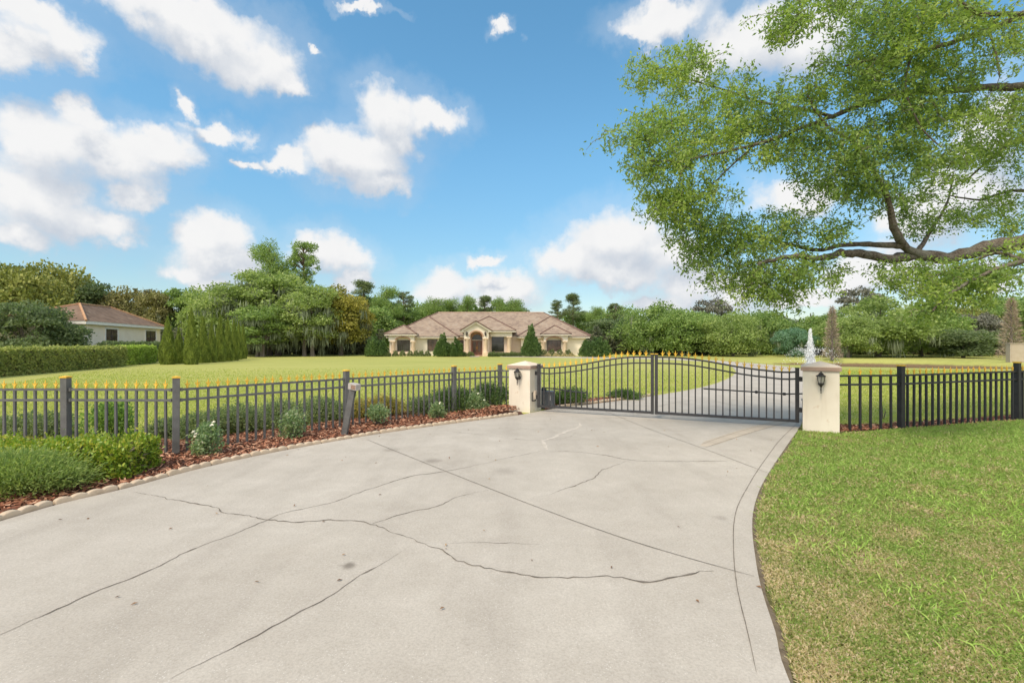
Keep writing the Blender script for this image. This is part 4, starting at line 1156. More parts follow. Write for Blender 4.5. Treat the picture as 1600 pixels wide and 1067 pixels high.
def make_pine(kind, W_, H_, seed, n=4200, size=0.34, z0=0.45, k=26, cs=0.17, fl=0.62):
    r = T('pine_tree'); q = np.random.default_rng(seed); lobes = []
    for i in range(k):
        t = q.random() ** 0.8; z = H_ * (z0 + (0.97 - z0) * t); a = q.random() * 6.28
        rad = W_ / 2 * (1 - 0.6 * t) * (0.25 + 0.75 * q.random()); s = W_ * cs * (0.55 + 0.6 * q.random())
        lobes.append((math.cos(a) * rad, math.sin(a) * rad, z, s, s * 0.8, s * fl))
    crown('crown', lobes, n, size, F_PINE, r, seed, 0.30, 0.5, shell=(0.25, 1.0), flat=False)
    mb = MB(); rr = random.Random(seed)
    top = Vector((rr.uniform(-.3, .3), 0, H_ * 0.95))
    mb.tube(smooth_path([(0, 0, -0.2), (rr.uniform(-.15, .15), 0, H_ * 0.5), top], 4), [0.26 - 0.024 * i for i in range(9)], 7)
    for l in lobes:
        z = l[2] - 0.3; p0 = Vector((0, 0, z * 0.96)); mb.tube([p0, p0.lerp(Vector(l[:3]), 0.55) + Vector((0, 0, .15)), l[:3]], [0.06, 0.045, 0.02], 4)
    mb.build('trunk', M_BARKP, r, smooth=True)
    proto_done(kind, r, W_, H_)
make_pine('pine_a', 7, 17, 41, 8000, k=54, cs=0.16)
make_pine('pine_b', 6.5, 16, 42, 6400, k=46, cs=0.15)
make_pine('pine_c', 8, 15, 43, 11000, z0=0.25, k=52, cs=0.22)
make_pine('pine_thin', 6, 16, 47, 4200, k=48, z0=0.6, cs=0.115, fl=0.85)

# arborvitae: a dense upright cone of vertical sprays
def make_arb(kind, W_, H_, seed, n=11000):
    r = T('arborvitae'); q = np.random.default_rng(seed)
    t = q.random(n) ** 1.25; a = q.random(n) * 6.283
    lump = 1 + 0.08 * np.sin(a * 3 + t * 9 + seed) + 0.07 * np.sin(a * 5 - t * 17)
    prof = np.where(t < 0.16, 0.78 + 0.22 * t / 0.16, (1 - ((t - 0.16) / 0.84)) ** 0.85) * lump
    rad = W_ / 2 * prof * (0.80 + 0.22 * q.random(n))
    p = np.stack([np.cos(a) * rad, np.sin(a) * rad, 0.04 + t * H_ * 0.97], 1)
    d = np.stack([np.cos(a), np.sin(a), np.zeros(n)], 1)
    D = unit(np.array([0, 0, 1.6]) + d * 0.5 + q.normal(size=(n, 3)) * 0.35)
    s = 0.20 * (0.6 + 0.8 * q.random(n))
    mesh_np('crown', kites(p - D * 0.1, D, d + q.normal(size=(n, 3)) * 0.5, s, s * 0.42), 4, F_ARB, r, np.clip(0.7 * q.random(n) + 0.3 * (0.5 + 0.5 * np.sin(a * 4 + t * 14)), 0, 1))
    MB().tube([(0, 0, -0.1), (0, 0, H_ * 0.6)], [0.10, 0.03], 6).build('trunk', M_BARK, r)
    proto_done(kind, r, W_, H_)
make_arb('arb_a', 1.9, 4.6, 51); make_arb('arb_b', 1.7, 4.0, 52)

# upright juniper in front of the house: tufts of upward plumes
def make_juniper(kind, W_, H_, seed, n=8000, plumes=26, conic=0.75, mat=F_JUN, name='juniper'):
    r = T(name); q = np.random.default_rng(seed); Pp = []; Dd = []; Nn = []; vv = []
    for i in range(plumes):
        a = q.random() * 6.283; e = math.sqrt(q.random()); cx_, cy_ = math.cos(a) * W_ / 2 * 0.66 * e, math.sin(a) * W_ / 2 * 0.66 * e
        top = H_ * (1 - conic * e ** 1.4) * (0.62 + 0.46 * q.random()); m_ = n // plumes
        t = q.random(m_) ** 0.9; b2 = q.random(m_) * 6.283
        rad = W_ * 0.165 * np.maximum(0.06, 1 - t ** 1.5) * (0.7 + 0.35 * q.random(m_))
        out = np.stack([np.cos(b2), np.sin(b2), 0 * t], 1)
        Pp.append(np.stack([cx_ * (0.7 + 0.3 * t) + np.cos(b2) * rad, cy_ * (0.7 + 0.3 * t) + np.sin(b2) * rad, 0.05 + t * top], 1))
        Dd.append(out * 0.7 + np.array([0, 0, 1.1]) + q.normal(size=(m_, 3)) * 0.35); Nn.append(out + q.normal(size=(m_, 3)) * 0.6)
        vv.append(np.clip(0.65 * q.random(m_) + 0.35 * q.random(), 0, 1))
    Pp, Dd, Nn, vv = map(np.concatenate, (Pp, Dd, Nn, vv)); s = 0.26 * (0.6 + 0.8 * q.random(len(Pp)))
    mesh_np('crown', kites(Pp, Dd, Nn, s, s * 0.45), 4, mat, r, vv)
    MB().tube([(0, 0, -0.1), (0, 0, H_ * 0.5)], [0.12, 0.03], 6).build('trunk', M_BARK, r)
    proto_done(kind, r, W_, H_)
make_juniper('jun_cone', 3.9, 4.5, 61, 11000, 34, 0.70)
make_juniper('jun_wide', 5.0, 3.1, 62, 11000, 42, 0.42)
make_juniper('jun_round', 2.6, 3.0, 63, 7000, 20, 0.45)

# leafless bald cypress: a narrow spire of fine brown twigs
def make_bare(kind, W_, H_, seed, n=2200):
    r = T('bald_cypress'); q = np.random.default_rng(seed)
    t = q.random(n); a = q.random(n) * 6.283
    rad = W_ / 2 * (1 - t) ** 0.8 * np.sqrt(q.random(n)) * 0.95
    p = np.stack([np.cos(a) * rad, np.sin(a) * rad, 0.1 + t * H_ * 0.97], 1)
    D = np.stack([np.cos(a), np.sin(a), 0.5 + 0 * t], 1) + q.normal(size=(n, 3)) * 0.5
    mesh_np('crown', kites(p, D, rdir(n, q), 0.45 * (0.5 + q.random(n)), 0.05), 4, F_BARE, r, q.random(n))
    mb = MB().tube([(0, 0, -0.1), (0, 0, H_ * 0.97)], [0.22, 0.02], 7)
    for i in range(60):
        t = 0.05 + 0.9 * i / 60; a = i * 2.4; rr = W_ / 2 * (1 - t) ** 0.8
        mb.tube([(0, 0, t * H_), (math.cos(a) * rr, math.sin(a) * rr, t * H_ + rr * 0.45)], [0.04, 0.012], 4)
    mb.build('trunk', M_BARK, r)
    proto_done(kind, r, W_, H_)
make_bare('bare', 2.6, 7, 71)

def plant(kind, x, Z, top, width, label, cat='tree', group=None, mat=None, rz=None, base=0.0, depth=None):
    """stand a copy of one kind at pixel column x and distance Z, its crown reaching row top, width pixels wide"""
    pd = PROTO[kind]
    hgt = H + (HY - top) * Z / F - base; wid = width * Z / F
    o = pd['root'] if not pd['used'] else copy_tree(pd['root'])
    pd['used'] = True
    o.location = ((x - 800) / F * Z, Z, base)
    o.rotation_euler = (0, 0, rnd.uniform(0, 6.28) if rz is None else rz)
    sx_ = wid / pd['W']; o.scale = (sx_, sx_ if depth is None else depth, hgt / pd['H'])
    tag(o, label, cat, group)
    if mat is not None:
        for c in o.children:
            if c.name.startswith('crown'):
                c.material_slots[0].link = 'OBJECT'; c.material_slots[0].material = mat
    return o

BG = 'background trees along the property line'
for a in [
    ('round', 12, 92, 412, 120, 'olive-gold broad tree at the left frame edge behind the neighbour house', F_OLIVE),
    ('round_b', 88, 96, 417, 118, 'olive-gold tree, second from the left frame edge, above the brown tiled roof', F_OLIVE),
    ('round_b', 45, 84, 428, 110, 'lower olive tree in front of the two olive-gold crowns at far left', F_OLIVE),
    ('round', 150, 96, 440, 90, 'dull green tree just right of the olive-gold trees behind the neighbour house roof', F_DARK),
    ('round_b', 197, 98, 455, 84, 'brownish low tree behind the ridge of the neighbour house', F_RUST),
    ('round', 240, 92, 450, 66, 'reddish brown tree behind the right end of the neighbour house roof', F_RUST),
    ('round', 285, 94, 449, 78, 'mid green tree behind the two leftmost arborvitae', F_OAK),
    ('round_b', 325, 88, 455, 84, 'fresh green tree between the arborvitae row and the mossy oaks', F_LIME),
    ('oak_tall', 375, 66, 432, 130, 'mossy oak with fresh green crown at the left end of the mossy oak group', F_LIME),
    ('oak_tall_b', 432, 68, 408, 150, 'tallest fresh green mossy oak in the middle of the mossy oak group', F_LIME),
    ('oak_tall', 478, 64, 437, 118, 'mossy oak on the right of the mossy oak group, beside the golden tree', F_LIME),
    ('oak_tall_b', 405, 62, 470, 110, 'lower front oak of the mossy group, its moss hanging close to the lawn', F_OAK),
    ('pine_c', 420, 74, 380, 92, 'broad pine top rising above the left of the mossy oaks', F_OAK),
    ('pine_thin', 474, 76, 376, 78, 'thin-topped pine with open branches rising above the mossy oaks', F_OAK),
    ('gold', 533, 68, 446, 108, 'golden-leaved oak to the right of the mossy oaks', None),
    ('gold', 500, 76, 452, 80, 'reddish golden tree behind and left of the golden oak', F_RUST),
    ('round_b', 562, 78, 478, 40, 'small rusty red tree at the right side of the golden oak', F_RUST),
    ('round', 588, 86, 476, 70, 'mid green tree between the golden oak and the ranch house', F_OAK),
    ('pine_a', 568, 98, 437, 60, 'pine with a pointed top between the golden oak and the ranch house', None),
    ('pine_c', 604, 94, 449, 66, 'bushy pine left of the ranch house roof, beside the pointed pine', F_OAK),
    ('pine_b', 630, 100, 452, 46, 'open-crowned pine just above the left slope of the ranch house roof', None),
    ('round_b', 640, 104, 484, 70, 'low green tree behind the left slope of the ranch house roof', F_OAK),
    ('pine_c', 678, 106, 466, 52, 'leftmost pine of the row behind the ridge of the ranch house', F_OAK),
    ('pine_c', 706, 108, 467, 50, 'second pine from the left behind the ridge of the ranch house', None),
    ('pine_c', 731, 106, 463, 46, 'third pine from the left behind the ridge of the ranch house', F_OAK),
    ('pine_a', 757, 108, 461, 40, 'fourth and tallest pine of the row behind the ridge of the ranch house', None),
    ('pine_c', 780, 106, 466, 48, 'fifth pine from the left behind the ridge of the ranch house', None),
    ('pine_c', 804, 108, 467, 46, 'rightmost pine of the row behind the ridge of the ranch house', F_OAK),
    ('round_b', 690, 112, 478, 78, 'low tree between the leftmost pines behind the ridge of the ranch house', F_OAK),
    ('round', 742, 113, 474, 74, 'low tree between the middle pines behind the ridge of the ranch house', F_OAK),
    ('round_b', 796, 112, 476, 76, 'low tree below the rightmost pines behind the ridge of the ranch house', F_DARK),
    ('round', 612, 98, 472, 84, 'full-crowned tree behind the open pine left of the ranch house', F_OAK),
    ('round_b', 660, 110, 476, 60, 'tree filling the gap left of the pine row behind the ranch house', F_OAK),
    ('round', 905, 108, 484, 90, 'full-crowned tree behind the two tall pines right of the ranch house', F_OAK),
    ('round_b', 960, 106, 484, 80, 'full-crowned tree between the two tall pines and the live oaks', F_OAK),
    ('round', 575, 102, 458, 74, 'tree behind the pointed pine, between the golden oak and the ranch house', F_OAK),
    ('pine_b', 872, 100, 466, 40, 'left of the two tall pines above the right end of the ranch house roof', None),
    ('pine_a', 896, 102, 458, 44, 'right of the two tall pines above the right end of the ranch house roof', None),
    ('pine_c', 930, 98, 480, 44, 'short pine right of the two tall pines beyond the ranch house', None),
    ('pine_b', 962, 98, 471, 50, 'open pine between the ranch house and the live oaks', None),
    ('round', 948, 82, 496, 90, 'dull green tree behind the wide juniper at the right end of the ranch house', F_DARK),
    ('round_b', 985, 90, 494, 60, 'dark low tree at the left side of the live oak row', F_DARK),
    ('oak_a', 1020, 72, 474, 128, 'leftmost live oak of the row beyond the driveway', None),
    ('oak_b', 1062, 68, 484, 112, 'second live oak from the left beyond the driveway', F_OAK),
    ('oak_b', 1098, 72, 490, 100, 'mossy live oak in the middle of the row beyond the driveway', F_OAK),
    ('oak_a', 1145, 64, 488, 118, 'bright green live oak with a low crown above the right gate leaf', F_LIME),
    ('sparse', 1112, 92, 464, 74, 'grey sparse-topped tree rising behind the live oak row', F_GREY),
    ('oak_c', 1192, 72, 484, 110, 'live oak between the bright low-crowned oak and the fountain', F_OAK),
    ('oak_c', 1240, 62, 511, 66, 'small bluish green tree just left of the fountain jet', F_TEAL),
    ('round_b', 1225, 80, 500, 80, 'dull green tree behind the small bluish tree beside the fountain', F_DARK),
    ('round', 1288, 70, 488, 84, 'green tree right behind the fountain jet and bare cypress', F_OAK),
    ('oak_a', 1372, 62, 466, 176, 'big round-topped live oak right of the fountain, above the right gate pillar', F_LIME),
    ('oak_b', 1325, 58, 496, 100, 'low bright live oak in front of the big round-topped oak', F_LIME),
    ('oak_b', 1440, 64, 484, 126, 'greyish green live oak to the right of the big round-topped oak', F_OAK),
    ('sparse', 1345, 92, 446, 84, 'grey sparse tree standing above the big round-topped oak', F_GREY),
    ('oak_c', 1488, 70, 474, 100, 'yellowish green oak beneath the overhanging branch tips', F_OLIVE),
    ('oak_tall_b', 1530, 64, 482, 74, 'grey mossy half-bare tree at right beyond the black fence', F_GREY),
    ('oak_c', 1560, 74, 458, 110, 'tall light green tree at right behind the grey mossy tree', F_OAK),
    ('round_b', 1505, 57, 516, 90, 'dark low tree in front of the grey mossy tree at right', F_DARK),
    ('oak_b', 1625, 66, 462, 110, 'green tree cut by the right frame edge', F_OAK),
    ('bare', 1300, 52, 479, 27, 'leafless brown cypress spire beside the fountain', None),
    ('bare', 1580, 50, 466, 34, 'leafless brown cypress spire at the right above the tan cabinet', None),
    ('near_dense', 40, 38.5, 470, 176, 'dense dark green tree in front of the neighbour house at left', F_DARK),
]:
    plant(a[0], a[1], a[2], a[3], a[4], a[5], 'tree', BG, a[6])
# arborvitae row
AR = ['first', 'second', 'third', 'fourth', 'fifth', 'sixth', 'seventh', 'eighth', 'ninth', 'tenth', 'eleventh']
for i, (x, by, tp, w) in enumerate([(262, 569.5, 494, 28), (279, 568, 513, 21), (299, 569.5, 480, 26), (317, 567, 494, 24), (331, 566, 500, 18), (344, 565, 492, 22), (356, 564, 495, 20), (365.5, 563, 499, 18), (373, 561.5, 503, 16), (380, 560.5, 506, 14)]):
    Z = F * H / (by - HY)
    lb = f'{AR[i]} arborvitae from the left in the conical row at the left of the lawn'
    plant('arb_a' if i % 2 == 0 else 'arb_b', x, Z, tp, w * 0.86, lb, 'arborvitae', 'arborvitae in a row')
# shrubs at the house
HS = 'shrubs against the house'
plant('jun_wide', 588, 63.5, 523, 46, 'rounded juniper shrub at the left corner of the ranch house', 'shrub', HS)
plant('jun_cone', 692, 63, 519, 42, 'juniper with a spiky top left of the oval window', 'shrub', HS)
plant('jun_round', 712, 62.6, 528, 30, 'shorter juniper between the spiky juniper and the entrance', 'shrub', HS)
plant('jun_cone', 829, 62.5, 505, 48, 'tallest conical juniper right of the living room window', 'shrub', HS)
plant('jun_wide', 930, 62, 524, 66, 'wide spreading juniper at the right end of the ranch house', 'shrub', HS)
SHR = leaf_mat('clipped_shrub', L3((0.04, 0.075, 0.02), (0.075, 0.13, 0.03), (0.12, 0.18, 0.045)))
PALE = leaf_mat('pale_plant', L3((0.13, 0.16, 0.05), (0.24, 0.27, 0.10), (0.36, 0.38, 0.17)))
def ball(name, W_, H_, seed, n, size, mat, aspect=0.6, up=0.3):
    r = T(name); q = np.random.default_rng(seed); d = rdir(n, q); d[:, 2] = np.abs(d[:, 2])
    lump = 1 + 0.12 * np.sin(d[:, 0] * 7 + seed) + 0.10 * np.sin(d[:, 1] * 9) + 0.08 * np.sin(d[:, 2] * 8)
    p = d * lump[:, None] * np.array([W_ / 2, W_ / 2, H_ * 0.92]) * (0.82 + 0.2 * q.random(n))[:, None]
    p[:, 2] += 0.02
    s = size * (0.6 + 0.8 * q.random(n))
    mesh_np('foliage', kites(p, d * 0.7 + q.normal(size=(n, 3)) * 0.7 + np.array([0, 0, up]), d + q.normal(size=(n, 3)) * 0.7, s, s * aspect), 4, mat, r, q.random(n))
    mb = MB()
    for i in range(5):
        a = i * 1.3; mb.tube([(0.02 * math.cos(a), 0.02 * math.sin(a), -0.03), (W_ * 0.28 * math.cos(a), W_ * 0.28 * math.sin(a), H_ * 0.6)], [0.02, 0.008], 4)
    mb.build('stem', M_BARK, r)
    return r
hb = ball('clipped_shrub', 1.0, 0.75, 81, 900, 0.12, SHR); used = False
WHERE = ['first', 'second', 'third', 'fourth', 'fifth', 'sixth']
def put(proto, first, x, y, Z, sx_, sz_, label, cat, group):
    o = proto if first else copy_tree(proto)
    o.location = ((x - 800) / F * Z, Z, 0); o.rotation_euler = (0, 0, rnd.uniform(0, 6.28)); o.scale = (sx_, sx_, sz_)
    return tag(o, label, cat, group)
k = 0
for i, x in enumerate((618, 629, 641, 650, 658.5, 668)):
    put(hb, k == 0, x, 0, 64.2, 0.78, 0.9, f'{WHERE[i]} small clipped bush from the left, below the left bay of the ranch house', 'bush', 'small clipped bushes at the house'); k += 1
for i, x in enumerate((850, 862, 875, 888)):
    put(hb, False, x, 0, 64.0, 1.02, 1.05, f'{WHERE[i]} round bush from the left, below the right bay of the ranch house', 'bush', 'round bushes at the house')
for (x, lb) in ((735, 'low bush left of the entrance step'), (770, 'low bush below the living room window'), (800, 'low bush beside the living room column')):
    put(hb, False, x, 0, 64.0, 1.1, 0.75, lb, 'bush', 'low bushes by the entrance')
pp = ball('pale_plant', 0.9, 0.5, 82, 500, 0.13, PALE)
for i, x in enumerate((844, 856, 869, 882, 893)):
    put(pp, i == 0, x, 0, 62.8, 0.9, 0.85, f'{WHERE[i]} pale low plant from the left, in front of the round bushes', 'plant', 'pale plants at the house')

# clipped hedges
def hedge(name, a, b, w, h, n, size, mat, label, cat='hedge', seed=5, aspect=0.65, wob=0.05, group=None):
    a = Vector((*a, 0)); b = Vector((*b, 0)); d = b - a; Lh_ = d.length; rz = math.atan2(d.y, d.x)
    r = empty(name, a, rz, label, cat, group); q = np.random.default_rng(seed)
    ar = np.array([Lh_ * w, Lh_ * h, Lh_ * h, w * h, w * h]); f = q.choice(5, n, p=ar / ar.sum())
    x = q.random(n) * Lh_; y = (q.random(n) - .5) * w; z = 0.03 + q.random(n) * (h - 0.03); nrm = np.zeros((n, 3))
    z[f == 0] = h; nrm[f == 0] = (0, 0, 1); y[f == 1] = -w / 2; nrm[f == 1] = (0, -1, 0); y[f == 2] = w / 2; nrm[f == 2] = (0, 1, 0)
    x[f == 3] = 0; nrm[f == 3] = (-1, 0, 0); x[f == 4] = Lh_; nrm[f == 4] = (1, 0, 0)
    p = np.stack([x, y, z], 1)
    lump = np.sin(x * 5.1 + z * 3) * np.sin(y * 6.3 + x * 1.7) + 0.6 * np.sin(x * 13 + y * 9 + z * 11)
    # rounded corners
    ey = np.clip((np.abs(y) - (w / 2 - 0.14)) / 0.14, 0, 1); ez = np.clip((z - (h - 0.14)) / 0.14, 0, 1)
    ex = np.clip(np.maximum(0.14 - x, x - Lh_ + 0.14) / 0.14, 0, 1)
    p -= nrm * (0.07 * (np.maximum(np.maximum(ey * ez, ex * ez), ex * ey)))[:, None]
    p += nrm * (wob * lump + 0.04 * q.normal(size=n) - 0.06 * q.random(n))[:, None]
    D = nrm * 0.5 + q.normal(size=(n, 3)) * 0.8 + np.array([0, 0, 0.4]); s = size * (0.6 + 0.8 * q.random(n))
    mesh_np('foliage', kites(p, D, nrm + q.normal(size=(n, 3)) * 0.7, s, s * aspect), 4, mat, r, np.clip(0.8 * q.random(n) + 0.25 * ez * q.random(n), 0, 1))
    # the twiggy inside
    m_ = n // 5; pi = np.stack([q.random(m_) * Lh_, (q.random(m_) - .5) * w * 0.8, q.random(m_) * h * 0.88], 1)
    mesh_np('twigs', kites(pi, rdir(m_, q) + np.array([0, 0, 0.8]), rdir(m_, q), size * 2.4, size * 0.6), 4, F_TWIG, r, q.random(m_))
    return r
F_TWIG = leaf_mat('hedge_inside', L3((0.03, 0.035, 0.014), (0.05, 0.055, 0.02), (0.07, 0.08, 0.03)), trans=0.1)
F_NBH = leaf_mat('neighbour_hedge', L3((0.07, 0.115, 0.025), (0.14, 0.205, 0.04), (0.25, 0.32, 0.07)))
F_NBL = leaf_mat('brighter_hedge', L3((0.08, 0.15, 0.02), (0.16, 0.28, 0.035), (0.25, 0.38, 0.06)))  # brighter greens for the shorter hedge
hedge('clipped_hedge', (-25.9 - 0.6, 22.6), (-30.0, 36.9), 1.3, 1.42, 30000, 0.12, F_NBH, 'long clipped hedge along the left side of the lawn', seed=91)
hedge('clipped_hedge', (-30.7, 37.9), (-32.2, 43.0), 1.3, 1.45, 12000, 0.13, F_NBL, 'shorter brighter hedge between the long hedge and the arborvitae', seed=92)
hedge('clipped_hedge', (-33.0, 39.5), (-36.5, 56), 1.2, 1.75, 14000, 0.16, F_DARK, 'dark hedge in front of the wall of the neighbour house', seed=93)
hedge('low_hedge', (-19.0, 63.4), (-15.9, 63.4), 0.8, 0.42, 3500, 0.12, SHR, 'low clipped hedge at the left corner of the ranch house', seed=94)
hedge('low_hedge', (-9.6, 63.0), (-6.0, 63.0), 0.8, 0.5, 3500, 0.12, SHR, 'low clipped hedge between the junipers and the entrance', seed=95)
hedge('low_hedge', (-3.0, 62.6), (1.2, 62.6), 0.8, 0.42, 3500, 0.12, SHR, 'low clipped hedge below the living room window', seed=96)

# undergrowth that closes the view under the tree rows
def undergrowth(name, spans, n, mat, label, seed):
    q = np.random.default_rng(seed); Ps = []
    for (x0, x1, Z, hh, wgt) in spans:
        m_ = int(n * wgt); px_ = x0 + (x1 - x0) * q.random(m_); z_ = Z + 3 * q.random(m_) ** 2
        top = hh * (0.65 + 0.35 * np.sin(px_ * 0.21 + Z) * np.sin(px_ * 0.083)); zz = top * q.random(m_) ** 1.1
        Ps.append(np.stack([(px_ - 800) / F * z_, z_ - 0.5 * (1 - zz / hh), zz], 1))
    p = np.concatenate(Ps); m_ = len(p); s = 0.42 * (0.6 + 0.8 * q.random(m_))
    o = mesh_np(name, kites(p, rdir(m_, q) + np.array([0, 0, 0.3]), rdir(m_, q) + np.array([0, -0.7, 0.4]), s, s * 0.6), 4, mat, None, q.random(m_))
    tag(o, label, 'undergrowth', None, 'stuff')
F_UND = leaf_mat('undergrowth_leaves', L3((0.03, 0.045, 0.018), (0.055, 0.08, 0.03), (0.10, 0.13, 0.05)))
undergrowth('undergrowth', [(225, 400, 72, 4.2, .16), (385, 600, 74, 4.4, .2), (900, 1130, 76, 4.6, .22), (1100, 1320, 74, 4.6, .2), (1290, 1680, 72, 4.6, .32), (560, 960, 104, 6, .14), (-300, 240, 104, 6, .14), (-1500, -300, 110, 7, .3), (1680, 2700, 80, 6, .3), (230, 600, 88, 7, .2), (930, 1700, 90, 7.5, .4)], 52000, F_UND, 'dark undergrowth below the trees around the lawn', 97)
for kd, pd in list(PROTO.items()):
    if not pd['used']:
        for c in list(pd['root'].children): bpy.data.objects.remove(c)
        bpy.data.objects.remove(pd['root'])
# ------------------------------------------------------------------ planting beside the driveway
F_BOX = leaf_mat('yellow_green_hedge', L3((0.045, 0.09, 0.010), (0.105, 0.165, 0.016), (0.22, 0.215, 0.035)), tint=(2.35, 2.15, 2.2), trans=0.3, spec=0.35, rough=0.4)
F_SPREAD = leaf_mat('grey_juniper', L3((0.05, 0.095, 0.035), (0.085, 0.145, 0.05), (0.14, 0.20, 0.07)), tint=(3.1, 2.4, 2.2))
F_ROSE = leaf_mat('rose_foliage', L3((0.05, 0.11, 0.03), (0.10, 0.19, 0.055), (0.19, 0.27, 0.09)))
F_MASS = leaf_mat('dwarf_shrub', L3((0.045, 0.085, 0.025), (0.085, 0.145, 0.04), (0.15, 0.22, 0.06)))
F_BRIGHT = leaf_mat('bright_bush', L3((0.05, 0.12, 0.018), (0.09, 0.19, 0.026), (0.15, 0.27, 0.04)))
F_YEL = leaf_mat('yellowing_shrub', L3((0.07, 0.10, 0.02), (0.15, 0.18, 0.03), (0.28, 0.26, 0.05)))
M_PETAL = pmat('white_petals', (0.80, 0.77, 0.68), (0.75, 0.70, 0.52), 30.0, 0.6)

hedge('yellow_hedge', (-8.6, 5.9), (-4.95, 6.55), 0.85, 0.43, 34000, 0.042, F_BOX, 'clipped yellow-green hedge with orange new tips, at the left beside the driveway', seed=101, aspect=0.6, wob=0.028)

def leafy(name, loc, W_, D_, H_, n, size, mat, seed, label, cat='shrub', group=None, aspect=0.55, up=0.4, flowers=0, shell=0.45, spray=False, lobes_n=14):
    r = empty(name, loc, 0, label, cat, group); q = np.random.default_rng(seed)
    lo = []
    for i in range(lobes_n):
        d = unit(q.normal(size=3)); d[2] = abs(d[2]); e = 0.35 + 0.4 * q.random(); s = 0.24 + 0.14 * q.random()
        lo.append((d[0] * W_ / 2 * e, d[1] * D_ / 2 * e, H_ * (0.25 + 0.5 * d[2]), W_ * s, D_ * s, H_ * s * 1.1))
    p, d, ids = lobes_cloud(lo, n, q, (shell, 1.0), False, 0.16)
    p[:, 2] = np.where(p[:, 2] < 0.015, 0.015 + 0.1 * H_ * q.random(n), p[:, 2])
    s = size * (0.6 + 0.8 * q.random(n))
    if spray:
        out = unit(p * np.array([1, 1, 0.6])); D = out * 1.0 + np.array([0, 0, up]) + q.normal(size=(n, 3)) * 0.45
    else: D = d * 0.6 + q.normal(size=(n, 3)) * 0.8 + np.array([0, 0, up])
    mesh_np('foliage', kites(p, D, d + q.normal(size=(n, 3)) * 0.8, s, s * aspect), 4, mat, r, np.clip(0.75 * q.random(n) + 0.25 * q.random(lobes_n)[ids], 0, 1))
    mb = MB()
    for l in lo[:10]:
        mb.tube([(l[0] * 0.1, l[1] * 0.1, -0.03), (l[0] * 0.6, l[1] * 0.6, l[2] * 0.5), (l[0], l[1], l[2] + l[5] * 0.5)], [0.009, 0.007, 0.003], 5)
    mb.build('stem', M_BARK, r)
    for i in range(flowers):
        l = lo[q.integers(lobes_n)]; a = q.random() * 6.28
        c = Vector((l[0] + l[3] * 0.7 * math.cos(a), l[1] - l[4] * 0.5 * abs(math.sin(a)), l[2] + l[5] * (0.55 + 0.4 * q.random())))
        mb = MB()
        for k in range(9):
            b2 = k * 2.39; rr = 0.022 * (0.5 + 0.5 * (k / 8)); t = 0.5 + 0.6 * (k / 8)
            u = Vector((math.cos(b2), math.sin(b2), 0)); v_ = Vector((-math.sin(b2), math.cos(b2), 0)); e = u * math.sin(t) + Vector((0, 0, math.cos(t)))
            mb.add([u * 0.004, u * 0.004 + e * rr * 0.9 + v_ * rr * 0.6, u * 0.004 + e * rr * 1.35, u * 0.004 + e * rr * 0.9 - v_ * rr * 0.6], [(0, 1, 2, 3)])
        f = mb.build('flower', M_PETAL, r); f.location = c; f.rotation_euler = (0.5 * q.normal(), 0.5 * q.normal(), 0); f.scale = (1.15, 1.15, 1.15)
    return r
leafy('spreading_juniper', (-5.85, 5.72, 0), 1.65, 1.0, 0.47, 24000, 0.050, F_SPREAD, 111, 'grey-green spreading juniper in front of the yellow-green hedge at the left edge', 'shrub', None, 0.2, 0.35, 0, 0.35, True, 22)
leafy('spreading_juniper', (-6.9, 5.2, 0), 1.5, 1.0, 0.46, 14000, 0.050, F_SPREAD, 112, 'grey-green spreading juniper cut by the left frame edge', 'shrub', None, 0.2, 0.35, 0, 0.35, True, 18)

RS = 'rose bushes in the mulch bed'
for (x, y, w, h, fl, sd, lb) in [
    (325, 711, 0.50, 0.48, 9, 121, 'pale green rose bush with the most white blooms, right of the corner fence post'),
    (458, 685, 0.50, 0.55, 6, 122, 'tall rose bush with pale yellow-white blooms, left of the leaning keypad post'),
    (591, 665, 0.48, 0.46, 3, 123, 'rose bush with few blooms, right of the leaning keypad post'),
    (684, 655, 0.34, 0.36, 3, 124, 'smallest rose bush, in the mulch left of the double-banded fence post'),
    (745, 644, 0.52, 0.50, 4, 125, 'rose bush nearest to the left gate pillar')]:
    leafy('rose_bush', (*G(x, y), 0.012), w, w * 0.9, h, 1500, 0.045, F_ROSE, sd, lb, 'rose bush', RS, 0.6, 0.3, fl, 0.25, False, 12)

